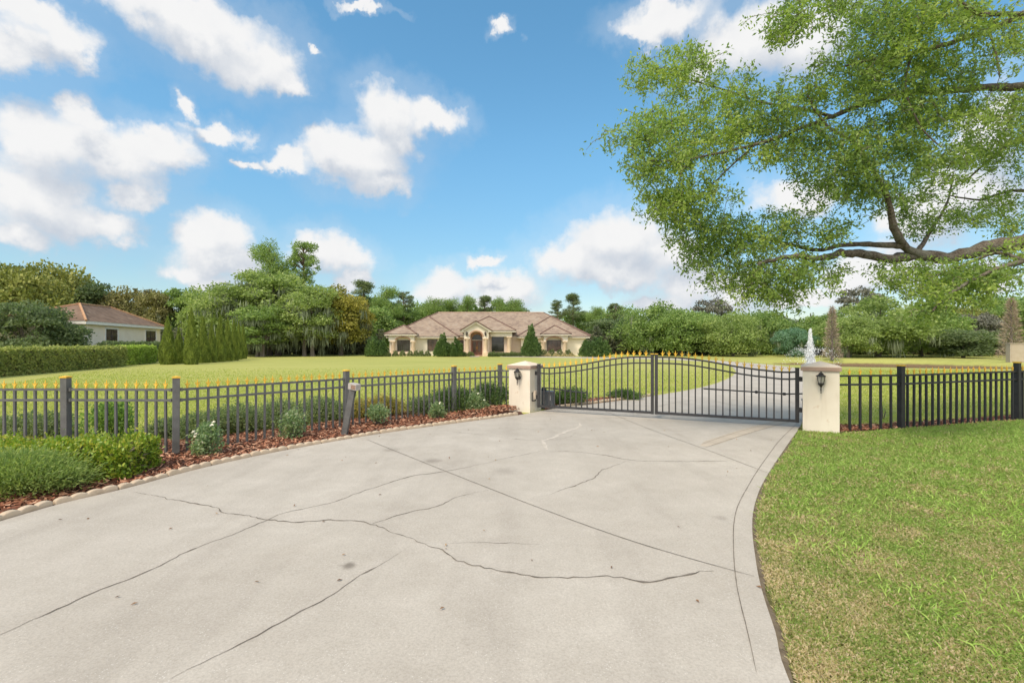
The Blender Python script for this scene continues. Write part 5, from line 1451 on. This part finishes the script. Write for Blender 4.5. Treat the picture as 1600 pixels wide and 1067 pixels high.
BS = 'low shrubs behind the left fence'
for (x, y, w, d, h, n, sz, mt, sd, lb) in [
    (166, 682, 0.95, 0.6, 0.66, 3600, 0.055, F_BRIGHT, 131, 'bright green bush behind the left part of the corner fence panel'),
    (30, 680, 1.1, 0.7, 0.42, 3600, 0.045, F_MASS, 132, 'grey-green low shrub behind the fence at the left frame edge'),
    (88, 680, 1.0, 0.7, 0.44, 3600, 0.045, F_MASS, 133, 'grey-green low shrub left of the bright green bush, behind the fence'),
    (262, 683, 0.7, 0.7, 0.36, 3000, 0.045, F_MASS, 134, 'low dark shrub behind the corner fence post'),
    (318, 682, 1.15, 0.9, 0.46, 6000, 0.042, F_MASS, 135, 'dark shrub behind the fence, just right of the corner post'),
    (380, 674, 1.2, 0.9, 0.52, 6500, 0.042, F_MASS, 136, 'dark rounded shrub behind the fence, left of the middle of the long panel'),
    (440, 665, 1.15, 0.9, 0.52, 6500, 0.042, F_MASS, 137, 'dark rounded shrub behind the tall rose bush'),
    (500, 657, 1.15, 0.9, 0.54, 6000, 0.042, F_MASS, 138, 'dark shrub behind the fence, left of the leaning keypad post'),
    (560, 653, 0.9, 0.7, 0.46, 4000, 0.045, F_YEL, 139, 'yellowing shrub behind the fence, right of the leaning keypad post'),
    (606, 651, 0.85, 0.7, 0.50, 4200, 0.045, F_YEL, 140, 'rounded yellow-green shrub with a brown side, behind the fence panel'),
    (662, 646, 0.95, 0.8, 0.42, 4500, 0.045, F_MASS, 141, 'small feathery shrub left of the big juniper behind the fence'),
    (712, 642, 1.35, 0.9, 0.62, 8000, 0.055, F_JUN, 142, 'big feathery juniper behind the fence post near the gate'),
    (764, 638, 1.25, 0.9, 0.66, 8000, 0.055, F_JUN, 143, 'feathery juniper behind the last fence post before the gate pillar'),
    (884, 632, 1.05, 0.9, 0.52, 6000, 0.055, F_JUN, 144, 'green shrub right of the grey gate opener cabinet, behind the left gate leaf'),
    (978, 624, 1.1, 0.7, 0.28, 4500, 0.05, F_JUN, 145, 'low spreading shrub behind the right half of the left gate leaf')]:
    Zb = F * H / (y - HY)
    leafy('low_shrub', (*G(x, y), 0.0), w, d, h, n, sz, mt, sd, lb, 'shrub', BS, 0.4 if mt is F_JUN else 0.55, 0.5 if mt is F_JUN else 0.25, 0, 0.4, mt is F_JUN, 16)
# little bare-rooted plants behind the right fence
for (x, y, sd, lb) in ((1379, 655, 151, 'small wiry plant behind the black fence, left of its first post'), ):
    leafy('wiry_plant', (*G(x, y), 0.0), 0.3, 0.3, 0.35, 90, 0.03, F_ROSE, sd, lb, 'plant', None, 0.4, 0.5, 0, 0.3, False, 8)

# ------------------------------------------------------------------ bark mulch: countless chips
F_CHIP = leaf_mat('bark_chips', [(0.05, 0.02, 0.012), (0.16, 0.06, 0.032), (0.27, 0.11, 0.058), (0.40, 0.23, 0.14)], tint=(1.5, 1.6, 1.75), trans=0.0, rough=0.85, spec=0.15)
def sample_poly(poly, n, q, dens=None):
    P_ = np.array(poly); lo, hi = P_.min(0), P_.max(0); X = []; 
    while sum(len(x) for x in X) < n:
        c = lo + (hi - lo) * q.random((n * 2, 2)); k = in_poly(c[:, 0], c[:, 1], poly)
        if dens is not None: k &= q.random(len(c)) < dens(c)
        X.append(c[k])
    return np.concatenate(X)[:n]
def chips(name, poly, n, label, seed, mound=None, zb=0.012, sc=1.0):
    q = np.random.default_rng(seed); c = sample_poly(poly, n, q)
    z = zb + 0.035 * q.random(n) ** 1.5
    if mound: z += mound(c)
    a = q.random(n) * 6.283; D = np.stack([np.cos(a), np.sin(a), 0.28 * q.normal(size=n)], 1); N = np.array([0, 0, 1.0]) + q.normal(size=(n, 3)) * 0.35
    L_ = sc * (0.03 + 0.075 * q.random(n) ** 1.6); Wd = sc * (0.010 + 0.022 * q.random(n))
    D = unit(D); S = unit(np.cross(D, N)); p = np.concatenate([c, z[:, None]], 1)
    V = np.stack([p - D * L_[:, None] / 2 - S * Wd[:, None] / 2, p + D * L_[:, None] / 2 - S * Wd[:, None] * 0.3, p + D * L_[:, None] / 2 + S * Wd[:, None] * 0.4, p - D * L_[:, None] / 2 + S * Wd[:, None] / 2], 1)
    o = mesh_np(name, V.reshape(-1, 3), 4, F_CHIP, None, q.random(n)); tag(o, label, 'mulch', None, 'stuff')
INNER = [(x - 0.12, y + 0.02) for x, y in EL if y > 3.4] + [(0.12, 12.12), (0.1, 13.0), (-0.6, 13.8), (-1.9, 13.2), (-3.9, 11.0), (-5.7, 8.7), (-8.5, 8.7), (-8.5, 3.4)]
pil_c = np.array([-0.15, 12.1])
chips('bark_mulch', INNER, 36000, 'red-brown bark mulch between the driveway edging and the left fence', 161, lambda c: 0.14 * np.exp(-((c - pil_c) ** 2).sum(1) / 0.8))
chips('bark_mulch', BED2, 4000, 'red-brown bark mulch in the small bed behind the left gate leaf', 162)
chips('bark_mulch', BED3, 7000, 'dark brown bark mulch under the right fence', 163)

# ------------------------------------------------------------------ grass blades
F_GRASS = leaf_mat('verge_grass', [(0.22, 0.22, 0.12), (0.17, 0.175, 0.07), (0.10, 0.145, 0.032), (0.075, 0.135, 0.026), (0.13, 0.215, 0.045)], tint=(3.1, 2.5, 3.1), trans=0.42, rough=0.5)
def blades(name, c, hgt, wid, mat, label, seed, vfun, lean=0.55):
    q = np.random.default_rng(seed); n = len(c)
    a = q.random(n) * 6.283
    l = lean * (0.3 + q.random(n))
    D = np.stack([np.cos(a) * l, np.sin(a) * l, np.ones(n)], 1)
    b2 = q.random(n) * 6.283; N = np.stack([np.cos(b2), np.sin(b2), 0.1 + 0 * b2], 1)
    p = np.concatenate([c, np.full((n, 1), 0.003)], 1)
    D = unit(D); S = unit(np.cross(D, N)); hg = hgt[:, None]; w = wid[:, None]
    mid = p + D * hg * 0.55
    tip = p + D * hg * 0.9 + np.stack([np.cos(a), np.sin(a), -0.5 + 0 * a], 1) * hg * 0.28 * q.random(n)[:, None]
    V = np.stack([p - S * w * .2, mid - S * w * .5, tip, mid + S * w * .5], 1)
    o = mesh_np(name, V.reshape(-1, 3), 4, mat, None, vfun(c, q)); tag(o, label, 'grass', None, 'stuff')
def fbm(c, s, seed):
    q = np.random.default_rng(seed); out = np.zeros(len(c)); amp = 1.0
    for o in range(5):
        for k in range(4):
            th = q.random() * 6.283; f = s * (2 ** o) * (0.8 + 0.5 * q.random())
            out += amp * np.sin((c[:, 0] * math.cos(th) + c[:, 1] * math.sin(th)) * f + q.random() * 6.283) / 4
        amp *= 0.62
    return out
q = np.random.default_rng(171)
VP = [(x + 0.045, y) for x, y in reversed(ER)] + [(5.70, 9.66), (5.80, 9.60), (6.34, 9.30)] + [(x, y - 0.02) for x, y in RF[1:]] + [(16, 12.3), (16, 1.6), (1.3, 1.6)]
c = sample_poly(VP, 380000, q, lambda c: np.clip(2.9 / np.maximum(c[:, 1], 1.8), 0, 1) ** 1.85 * (np.abs(c[:, 0]) < 1.4 * c[:, 1] + 1.0))
edge_d = np.min(np.stack([np.hypot(c[:, 0] - x, c[:, 1] - y) for x, y in ER[2:-4:2]]), 0)
def vg(c, q):
    dry = 0.58 + 0.13 * fbm(c, 1.3, 5) + 0.26 * fbm(c, 8.0, 6) + 0.10 * (c[:, 0] - 4.5) / 4 + 0.14 * (c[:, 1] - 5) / 5
    dry -= 0.30 * np.exp(-edge_d / 0.22)
    return np.clip(dry + 0.30 * q.normal(size=len(c)), 0, 1)
tall = np.clip(0.5 + 0.7 * fbm(c, 1.1, 8) + 0.12 * (c[:, 0] - 3), 0.15, 1.4)
blades('verge_grass', c, (0.032 + 0.058 * tall * q.random(len(c))), 0.0045 + 0.006 * q.random(len(c)) + 0.0006 * c[:, 1], F_GRASS, 'coarse part-dried grass of the verge right of the driveway', 172, vg, 0.9)
F_LAWN = leaf_mat('lawn_grass', [(0.25, 0.29, 0.08), (0.20, 0.27, 0.05), (0.15, 0.235, 0.04)], tint=(2.0, 1.65, 1.9), trans=0.3, rough=0.6)
LW = [(-16, 9.0), (-9.6, 9.0), (-5.8, 9.0), (-3.95, 11.3), (-1.9, 13.6), (-0.5, 14.1), (0.3, 14.0), (1.75, 15.1), (3.6, 16.0), (4.2, 15.7)] + [(x - 0.12, y) for x, y in EI if 15.6 < y < 33] + [(10, 34), (-28, 34)]
c = sample_poly(LW, 130000, q, lambda c: np.clip(10.0 / np.maximum(c[:, 1], 6), 0, 1) ** 1.8 * np.clip((34 - c[:, 1]) / 20, 0, 1))
blades('lawn_grass', c, (0.02 + 0.022 * q.random(len(c))) * (0.8 + c[:, 1] / 26), 0.006 + 0.0011 * c[:, 1], F_LAWN, 'short mown yellow-green grass of the big lawn', 173, lambda c, q: np.clip(0.5 + 0.25 * fbm(c * np.array([0.2, 1.0]), 1.4, 9) + 0.22 * q.normal(size=len(c)), 0, 1), 0.8)
RLW = [(x, y + 0.5) for x, y in RF[:1]] + [(7.9, 10.5), (11.4, 11.5), (15, 12.7), (30, 20), (30, 31)] + [(20.6, 31.5), (17.6, 28.0), (13.6, 21.2), (9.6, 15.0), (7.0, 11.2)]
c = sample_poly(RLW, 50000, q, lambda c: np.clip(11.0 / np.maximum(c[:, 1], 8), 0, 1) ** 1.6)
blades('lawn_grass', c, (0.02 + 0.03 * q.random(len(c))) * (0.8 + c[:, 1] / 26), 0.006 + 0.0011 * c[:, 1], F_LAWN, 'lawn grass behind the right fence, beside the pond', 174, lambda c, q: np.clip(0.62 + 0.3 * fbm(c, 0.9, 10) + 0.22 * q.normal(size=len(c)), 0, 1), 0.8)
c = sample_poly(VP, 7000, q, lambda c: np.clip(0.5 + 0.9 * fbm(c, 1.7, 21) + 0.16 * (c[:, 0] - 3.2), 0, 1) * np.clip(3.0 / np.maximum(c[:, 1], 2), 0, 1) ** 1.5 * (np.abs(c[:, 0]) < 1.12 * c[:, 1] + 0.3))
F_COARSE = leaf_mat('coarse_grass', [(0.10, 0.17, 0.03), (0.13, 0.23, 0.045), (0.16, 0.25, 0.06)], tint=(2.9, 2.4, 2.5), trans=0.35, rough=0.45)
blades('coarse_grass', c, 0.06 + 0.06 * q.random(len(c)), 0.006 + 0.003 * q.random(len(c)), F_COARSE, 'tufts of longer bright green blades in the verge', 175, lambda c, q: q.random(len(c)), 1.1)
# fallen leaves on the concrete and the verge
M_DRY = leaf_mat('dry_leaf', [(0.12, 0.06, 0.03), (0.25, 0.14, 0.07), (0.36, 0.24, 0.13)], tint=(1.1, 1.1, 1.1), trans=0.0)
n = 150
c = sample_poly([(1.6, 2.2), (7.5, 2.6), (9.5, 9.2), (6.4, 9.2), (5.2, 8.6), (3.0, 5.6), (2.2, 4.2)], n, q)
p = np.concatenate([c, 0.03 + 0.02 * q.random((n, 1))], 1)
n2_ = 70; c2 = sample_poly(DRIVE[:len(EL)] + [(5.0, 8.5), (2.2, 4.2), (1.5, 2.5), (0, 2.0), (-4.5, 2.5)], n2_, q)
p = np.concatenate([p, np.concatenate([c2, np.full((n2_, 1), ZD + 0.008)], 1)]); n += n2_
o = mesh_np('fallen_leaves', kites(p, rdir(n, q) * np.array([1, 1, 0.15]), np.array([0, 0, 1.0]) + q.normal(size=(n, 3)) * 0.35, 0.022 + 0.03 * q.random(n), 0.016, 0.15), 4, M_DRY, None, q.random(n)); tag(o, 'dry fallen leaves scattered over the verge and the driveway', 'fallen leaves', None, 'stuff')

# ------------------------------------------------------------------ fountain in the pond
m = leaf_mat('fountain_spray', [(0.82, 0.85, 0.88), (0.9, 0.9, 0.9)], trans=0.0, tint=(1, 1, 1), rough=0.3)
FZ = 43.0; fx = (1266 - 800) / F * FZ
fo = empty('fountain', (fx, FZ, -0.62), 0, 'white fountain jet with side sprays in the pond, behind the right gate pillar', 'fountain')
q = np.random.default_rng(181)
Hj = H - (515 - HY) * FZ / F + 0.62
n = 6500; tt = q.random(n); rad = (0.09 + 0.50 * (1 - tt) ** 1.5) * np.abs(q.normal(size=n)) * 0.48; a = q.random(n) * 6.283
p = np.stack([np.cos(a) * rad, np.sin(a) * rad, tt ** 0.85 * Hj * (1 - 0.05 * q.random(n))], 1)
mesh_np('jet', kites(p, np.array([0, 0, 1.0]) + q.normal(size=(n, 3)) * 0.25, rdir(n, q), 0.16 * (0.4 + q.random(n)), 0.05), 4, m, fo, q.random(n))
Pl = []
for k in range(14):
    az_ = k * 2 * math.pi / 14 + 0.1; m_ = 90; s = q.random(m_)
    R_ = 1.9 + 0.5 * q.random(); hh = 1.75 + 0.25 * q.random()
    x_ = s * R_; z_ = 4 * hh * (s * 0.92 + 0.04) * (1 - (s * 0.92 + 0.04))
    jt = 0.02 + 0.11 * s
    Pl.append(np.stack([math.cos(az_) * x_, math.sin(az_) * x_, z_], 1) + q.normal(size=(m_, 3)) * jt[:, None])
p = np.concatenate(Pl)
mesh_np('side_spray', kites(p, rdir(len(p), q) + np.array([0, 0, 0.6]), rdir(len(p), q), 0.07, 0.03), 4, m, fo, q.random(len(p)))
MB().lathe([(0.5, 0.02), (0.5, 0.14), (0.2, 0.2), (0.08, 0.3)], 16).build('float', M_IRON_D, fo)
# ------------------------------------------------------------------ the oak that reaches in from the right
F_LEAF = leaf_mat('oak_leaves', [(0.04, 0.085, 0.022), (0.075, 0.14, 0.028), (0.12, 0.20, 0.035), (0.18, 0.26, 0.05)], tint=(2.75, 2.15, 2.9), trans=0.5, rough=0.42, spec=0.4)
m, t, b, out = new_mat('oak_bark')
co = t.coord(); mp = t.n('ShaderNodeMapping'); mp.inputs['Scale'].default_value = (9, 9, 9); t.L.new(co, mp.inputs[0])
n1 = t.noise(mp.outputs[0], 3.0, 6, 0.65)
c = t.mix(t.mr(n1, 0.35, 0.65), (0.06, 0.045, 0.034), (0.20, 0.165, 0.13))
c = t.mix(t.mr(t.noise(co, 3.0, 5), 0.5, 0.66, 0, 0.5), c, (0.24, 0.24, 0.19))
t.L.new(c, b.inputs['Base Color']); b.inputs['Roughness'].default_value = 0.95; b.inputs['Specular IOR Level'].default_value = 0.15
bump(t, b, n1, 1.0, 0.02)
M_OAKB = m
BASE = Vector((12.6, 8.9, 0))
ok = empty('live_oak', BASE, 0, 'large oak whose leafy limbs reach into the picture from the right, above the grass verge', 'tree')
lim = []      # (points, radius start, radius end)
def limb(pts, r0, r1, per=5):
    w = smooth_path([Vector(p) if len(p) == 3 and isinstance(p, Vector) else P(*p) for p in pts], per)
    lim.append((w, r0, r1)); return w
TR = smooth_path([BASE + Vector((0, 0, -0.2)), BASE + Vector((0.05, 0, 1.2)), BASE + Vector((-0.05, 0.05, 2.6)), BASE + Vector((0.1, 0.2, 4.2)), BASE + Vector((0.3, 0.0, 6.5)), BASE + Vector((0.2, 0.2, 9.5))], 4)
lim.append((TR, 0.50, 0.2))
A1 = limb([BASE + Vector((-0.05, 0.05, 2.7)), (1735, 338, 9.0), (1660, 357, 9.1), (1600, 377, 9.2), (1540, 387, 9.3), (1478, 404, 9.4), (1435, 399, 9.4), (1395, 404, 9.3), (1345, 397, 9.2), (1315, 395, 9.05), (1285, 403, 8.9), (1235, 402, 8.6), (1185, 412, 8.4)], 0.20, 0.03)
A2 = limb([(1440, 400, 9.4), (1412, 384, 9.2), (1397, 356, 9.0), (1391, 328, 8.9), (1383, 300, 8.8), (1362, 262, 8.6), (1335, 225, 8.4), (1290, 195, 8.2), (1262, 150, 8.1)], 0.085, 0.015)
A3 = limb([(1415, 386, 9.22), (1390, 383, 9.2), (1350, 382, 9.3), (1310, 384, 9.4), (1278, 391, 9.4), (1228, 381, 9.5), (1180, 370, 9.5), (1130, 362, 9.4), (1085, 350, 9.3)], 0.065, 0.012)
A4 = limb([(1432, 396, 9.45), (1448, 372, 9.8), (1460, 350, 10.1), (1480, 318, 10.4), (1490, 270, 10.6)], 0.055, 0.012)
B1 = limb([BASE + Vector((0.1, 0.2, 4.1)), (1720, 128, 9.3), (1640, 130, 9.5), (1585, 137, 9.6), (1545, 136, 9.6), (1500, 141, 9.4), (1450, 143, 9.3), (1395, 149, 9.1), (1350, 163, 8.9), (1290, 186, 8.7), (1235, 206, 8.5), (1180, 226, 8.3), (1120, 240, 8.1), (1060, 252, 7.9), (1010, 252, 7.8)], 0.105, 0.008)
B2 = limb([(1245, 203, 8.5), (1200, 222, 8.9), (1150, 224, 9.1), (1100, 220, 9.2), (1055, 226, 9.3)], 0.028, 0.01)
B3 = limb([(1300, 182, 8.7), (1250, 170, 8.9), (1190, 160, 9.1), (1130, 140, 9.2), (1060, 120, 9.2), (1010, 110, 9.2)], 0.032, 0.01)
B4 = limb([(1180, 226, 8.3), (1140, 262, 8.3), (1100, 300, 8.3), (1060, 330, 8.2)], 0.018, 0.006)
C1 = limb([BASE + Vector((0.25, 0.05, 5.6)), (1690, -10, 9.2), (1640, 10, 9.2), (1595, 24, 9.1), (1560, 41, 9.0), (1515, 58, 8.9), (1470, 72, 8.7), (1425, 83, 8.6), (1370, 92, 8.4), (1320, 104, 8.3)], 0.10, 0.015)
C2 = limb([(1600, 22, 9.1), (1560, 22, 8.7), (1530, 22, 8.4), (1500, 5, 8.2), (1450, -25, 8.0), (1380, -50, 7.8), (1290, -45, 7.7), (1230, -10, 7.6)], 0.05, 0.012)
C3 = limb([(1545, 47, 9.0), (1556, 85, 8.8), (1562, 120, 8.6)], 0.025, 0.012)
C4 = limb([(1425, 83, 8.6), (1418, 110, 8.5), (1417, 150, 8.4), (1440, 200, 8.3), (1470, 230, 8.2)], 0.025, 0.01)
D1 = limb([BASE + Vector((-0.1, 0, 2.4)), (1680, 392, 8.2), (1630, 402, 8.0), (1590, 410, 7.9), (1550, 424, 7.8), (1515, 440, 7.7), (1480, 463, 7.6), (1458, 486, 7.5)], 0.07, 0.012)
D2 = limb([(1600, 408, 7.9), (1560, 395, 8.2), (1520, 408, 8.4), (1480, 425, 8.6), (1430, 440, 8.7), (1395, 445, 8.8)], 0.035, 0.01)
E1_ = limb([BASE + Vector((0.1, 0.2, 4.4)), (1700, 200, 10.3), (1640, 205, 10.5), (1580, 225, 10.6), (1540, 255, 10.6), (1500, 290, 10.7)], 0.09, 0.012)
E2_ = limb([BASE + Vector((0.1, 0.2, 3.8)), (1690, 280, 10.3), (1630, 300, 10.6), (1580, 298, 10.8), (1530, 312, 10.9), (1480, 305, 10.9)], 0.07, 0.012)
# where the foliage masses hang: px, py, half width, half height, distance, spread in depth, share
CLS = [(1010, 120, 28, 22, 9.1, .5, .7), (1055, 115, 45, 34, 9.0, .7, 1.5), (1095, 100, 34, 22, 9.1, .6, .6), (1140, 150, 50, 36, 8.9, .8, 1.6),
       (960, 218, 22, 8, 8.0, .3, .22), (1000, 215, 34, 26, 8.1, .6, .9), (1050, 195, 45, 34, 8.4, .8, 1.4), (1010, 262, 34, 26, 8.0, .5, 1.0), (1070, 250, 50, 36, 8.2, .8, 1.8),
       (1130, 215, 50, 36, 8.6, .9, 1.7), (1190, 190, 46, 34, 8.7, .9, 1.5), (1040, 315, 38, 26, 8.3, .6, 1.1), (1095, 310, 50, 36, 8.3, .8, 1.8), (1080, 355, 40, 28, 8.9, .7, 1.1),
       (1130, 365, 52, 34, 9.2, .8, 1.7), (1100, 405, 36, 24, 9.2, .6, .8), (1150, 420, 52, 34, 9.0, .8, 1.7), (1200, 380, 46, 34, 9.0, .9, 1.4), (1210, 440, 50, 28, 8.8, .7, 1.3), (1180, 462, 45, 14, 8.8, .6, .6), (1255, 425, 42, 34, 8.8, .8, 1.1), (1225, 475, 26, 14, 8.8, .5, .35),
       (1240, 345, 38, 24, 9.0, .8, .7), (1290, 365, 44, 18, 9.2, .8, .7), (1300, 435, 18, 22, 8.8, .4, .25),
       (1215, 240, 36, 28, 8.5, .8, .9), (1260, 215, 50, 40, 8.5, 1.0, 1.8), (1320, 240, 54, 40, 8.5, 1.0, 2.0), (1290, 290, 46, 28, 8.7, .9, 1.2), (1350, 300, 50, 34, 8.8, 1.0, 1.6),
       (1255, 150, 48, 30, 8.4, .9, 1.5), (1290, 105, 30, 22, 8.4, .8, .5), (1335, 60, 36, 34, 8.4, .9, .9), (1350, 130, 60, 44, 8.7, 1.1, 2.5), (1400, 90, 54, 40, 8.6, 1.0, 2.0),
       (1390, 30, 56, 34, 8.3, 1.0, 1.8), (1450, 30, 56, 44, 8.3, 1.0, 2.0), (1520, 30, 50, 34, 8.7, 1.0, 1.4), (1580, 70, 44, 40, 9.0, 1.0, 1.2), (1480, 110, 60, 36, 8.9, 1.0, 1.8), (1430, 170, 60, 40, 8.8, 1.0, 2.2), (1500, 180, 60, 34, 9.0, 1.1, 1.8), (1570, 180, 50, 40, 9.4, 1.0, 1.2),
       (1400, 230, 56, 40, 8.8, 1.1, 2.0), (1460, 250, 56, 40, 9.0, 1.2, 1.7), (1530, 240, 50, 36, 10.0, 1.0, 1.3), (1590, 260, 40, 44, 10.2, 1.0, 1.0), (1440, 310, 44, 34, 9.6, 1.0, 1.1), (1560, 320, 54, 22, 10.6, .8, 1.0), (1520, 345, 56, 18, 10.3, .8, .9), (1430, 350, 40, 24, 9.8, .7, .6), (1585, 355, 34, 18, 10, .6, .4),
       (1400, 440, 36, 18, 8.7, .6, .55), (1450, 455, 48, 24, 8.2, .7, 1.1), (1440, 488, 26, 12, 7.8, .5, .35), (1510, 430, 50, 22, 8.1, .7, 1.1), (1560, 435, 44, 24, 7.9, .6, .9), (1500, 462, 40, 16, 7.8, .5, .6), (1590, 400, 34, 14, 8.2, .6, .5), (1440, 422, 34, 14, 8.8, .6, .4),
       (1330, 415, 40, 8, 9.0, .5, .18), (1215, 60, 18, 10, 7.6, .3, .25), (1240, 40, 26, 16, 7.6, .4, .5), (1260, 12, 40, 16, 7.6, .5, .35), (1200, 20, 30, 10, 7.6, .4, .2), (1310, 10, 36, 20, 7.7, .6, .45),
       (1650, 150, 60, 90, 9.5, 1.5, 1.6), (1650, 330, 50, 70, 9.8, 1.3, 1.0), (1660, 20, 60, 70, 9.3, 1.3, 1.2), (1400, -40, 150, 40, 8.4, 1.2, 1.6), (1600, -50, 90, 40, 9.0, 1.2, 1.0)]
q = np.random.default_rng(191)
NC_ = 2450; NT_ = NC_ * 4
wts = np.array([c[6] for c in CLS]); ids = q.choice(len(CLS), NC_, p=wts / wts.sum())
u = q.normal(size=(NC_, 3)); u = unit(u) * (q.random((NC_, 1)) ** 0.55)
C_ = np.array([c[:6] for c in CLS])[ids]
px_ = C_[:, 0] + u[:, 0] * C_[:, 2] * 1.22; py_ = C_[:, 1] + u[:, 1] * C_[:, 3] * 1.22; zz = C_[:, 4] + u[:, 2] * C_[:, 5]
ATT = np.stack([(px_ - 800) / F * zz, zz, H - (py_ - HY) * zz / F], 1)
cid = np.repeat(np.arange(NC_), 4); ids = np.repeat(ids, 4)
ATT = np.repeat(ATT, 4, 0) + q.normal(size=(NT_, 3)) * np.array([0.11, 0.11, 0.075])
# grow: every twig joins the nearest wood that already exists
nodes = []; 
for w, r0, r1 in lim[1:]:
    for p in w: nodes.append(p[:])
nodes = np.array(nodes, float)
cap = len(nodes) + NT_ * 4
buf = np.zeros((cap, 3)); buf[:len(nodes)] = nodes; nn_ = len(nodes)
dmin = np.array([np.min(((nodes - a) ** 2).sum(1)) for a in ATT]) ; order = np.argsort(dmin)
twigs = []; ends = np.zeros((NT_, 3)); tdir = np.zeros((NT_, 3))
for i in order:
    a = ATT[i]; dd2 = ((buf[:nn_] - a) ** 2).sum(1); j = int(np.argmin(dd2)); p0 = buf[j].copy(); ln = math.sqrt(dd2[j])
    mid = (p0 + a) / 2 + q.normal(size=3) * ln * 0.10 + np.array([0, 0, 0.06 * ln])
    m1 = p0 * .5 + mid * .5 + q.normal(size=3) * ln * 0.04; m2 = mid * .5 + a * .5 + q.normal(size=3) * ln * 0.04
    k = 2 if ln > 0.12 else 1
    if k == 2: buf[nn_] = m1; buf[nn_ + 1] = mid; buf[nn_ + 2] = m2; buf[nn_ + 3] = a; nn_ += 4
    else: buf[nn_] = a; nn_ += 1
    twigs.append((p0, mid, a, ln)); ends[i] = a; tdir[i] = (a - mid)
# wood
mb = MB(); B0 = Vector(BASE)
for w, r0, r1 in lim:
    nP = len(w); jt = [Vector((rnd.uniform(-1, 1), rnd.uniform(-1, 1), rnd.uniform(-1, 1))) * (r0 * 0.12) for _ in w]
    mb.tube([p - B0 + (j if 0 < i < nP - 1 else Vector((0, 0, 0))) for i, (p, j) in enumerate(zip(w, jt))], [(r0 + (r1 - r0) * (i / (nP - 1)) ** 0.8) * rnd.uniform(0.92, 1.1) for i in range(nP)], 12 if r0 > 0.06 else 7)
mb.build('trunk', M_OAKB, ok, smooth=True)
Tn = len(twigs); A_ = np.array([t[0] for t in twigs]); M_ = np.array([t[1] for t in twigs]); E_ = np.array([t[2] for t in twigs]); ln = np.array([t[3] for t in twigs])
r_ = np.clip(0.0035 + 0.010 * ln, 0.0035, 0.013)
qs = []
for (s, e, ra, rb_) in ((A_, M_, r_, r_ * .75), (M_, E_, r_ * .75, r_ * .4)):
    d = unit(e - s); x = unit(np.cross(d, np.array([0.3, 0.2, 0.93]))); y = np.cross(d, x)
    for k in range(3):
        a0, a1 = 2.0944 * k, 2.0944 * (k + 1)
        f0 = (x * math.cos(a0) + y * math.sin(a0)); f1 = (x * math.cos(a1) + y * math.sin(a1))
        qs.append(np.stack([s + f0 * ra[:, None], s + f1 * ra[:, None], e + f1 * rb_[:, None], e + f0 * rb_[:, None]], 1))
V = np.concatenate(qs).reshape(-1, 3) - np.array(BASE)
mesh_np('twigs', V, 4, M_OAKB, ok)
# leaves: small, narrow, in whorls along the last stretch of each twig
per = 13; n = NT_ * per
e = np.repeat(ends, per, 0); td = unit(np.repeat(tdir, per, 0) + 1e-6)
k = np.tile(np.arange(per), NT_) / per
hang = q.normal(size=(n, 3))
p = e - td * (0.16 * (k - 0.30))[:, None] + hang * 0.045
D = unit(td * 0.55 + q.normal(size=(n, 3)) * 0.75 + np.array([0, 0, -0.12]))
sz = 0.072 * (0.6 + 0.7 * q.random(n))
N = unit(q.normal(size=(n, 3)) + np.array([0, -0.3, 0.7]))
V = kites(p, D, N, sz, sz * 0.40, 0.06)
lv = q.random(len(CLS))
cv = q.random(NC_)
v = np.clip(0.42 * q.random(n) + 0.28 * np.repeat(lv[ids], per) + 0.34 * np.repeat(cv[cid], per), 0, 1)
mesh_np('crown', V - np.array(BASE), 4, F_LEAF, ok, v)
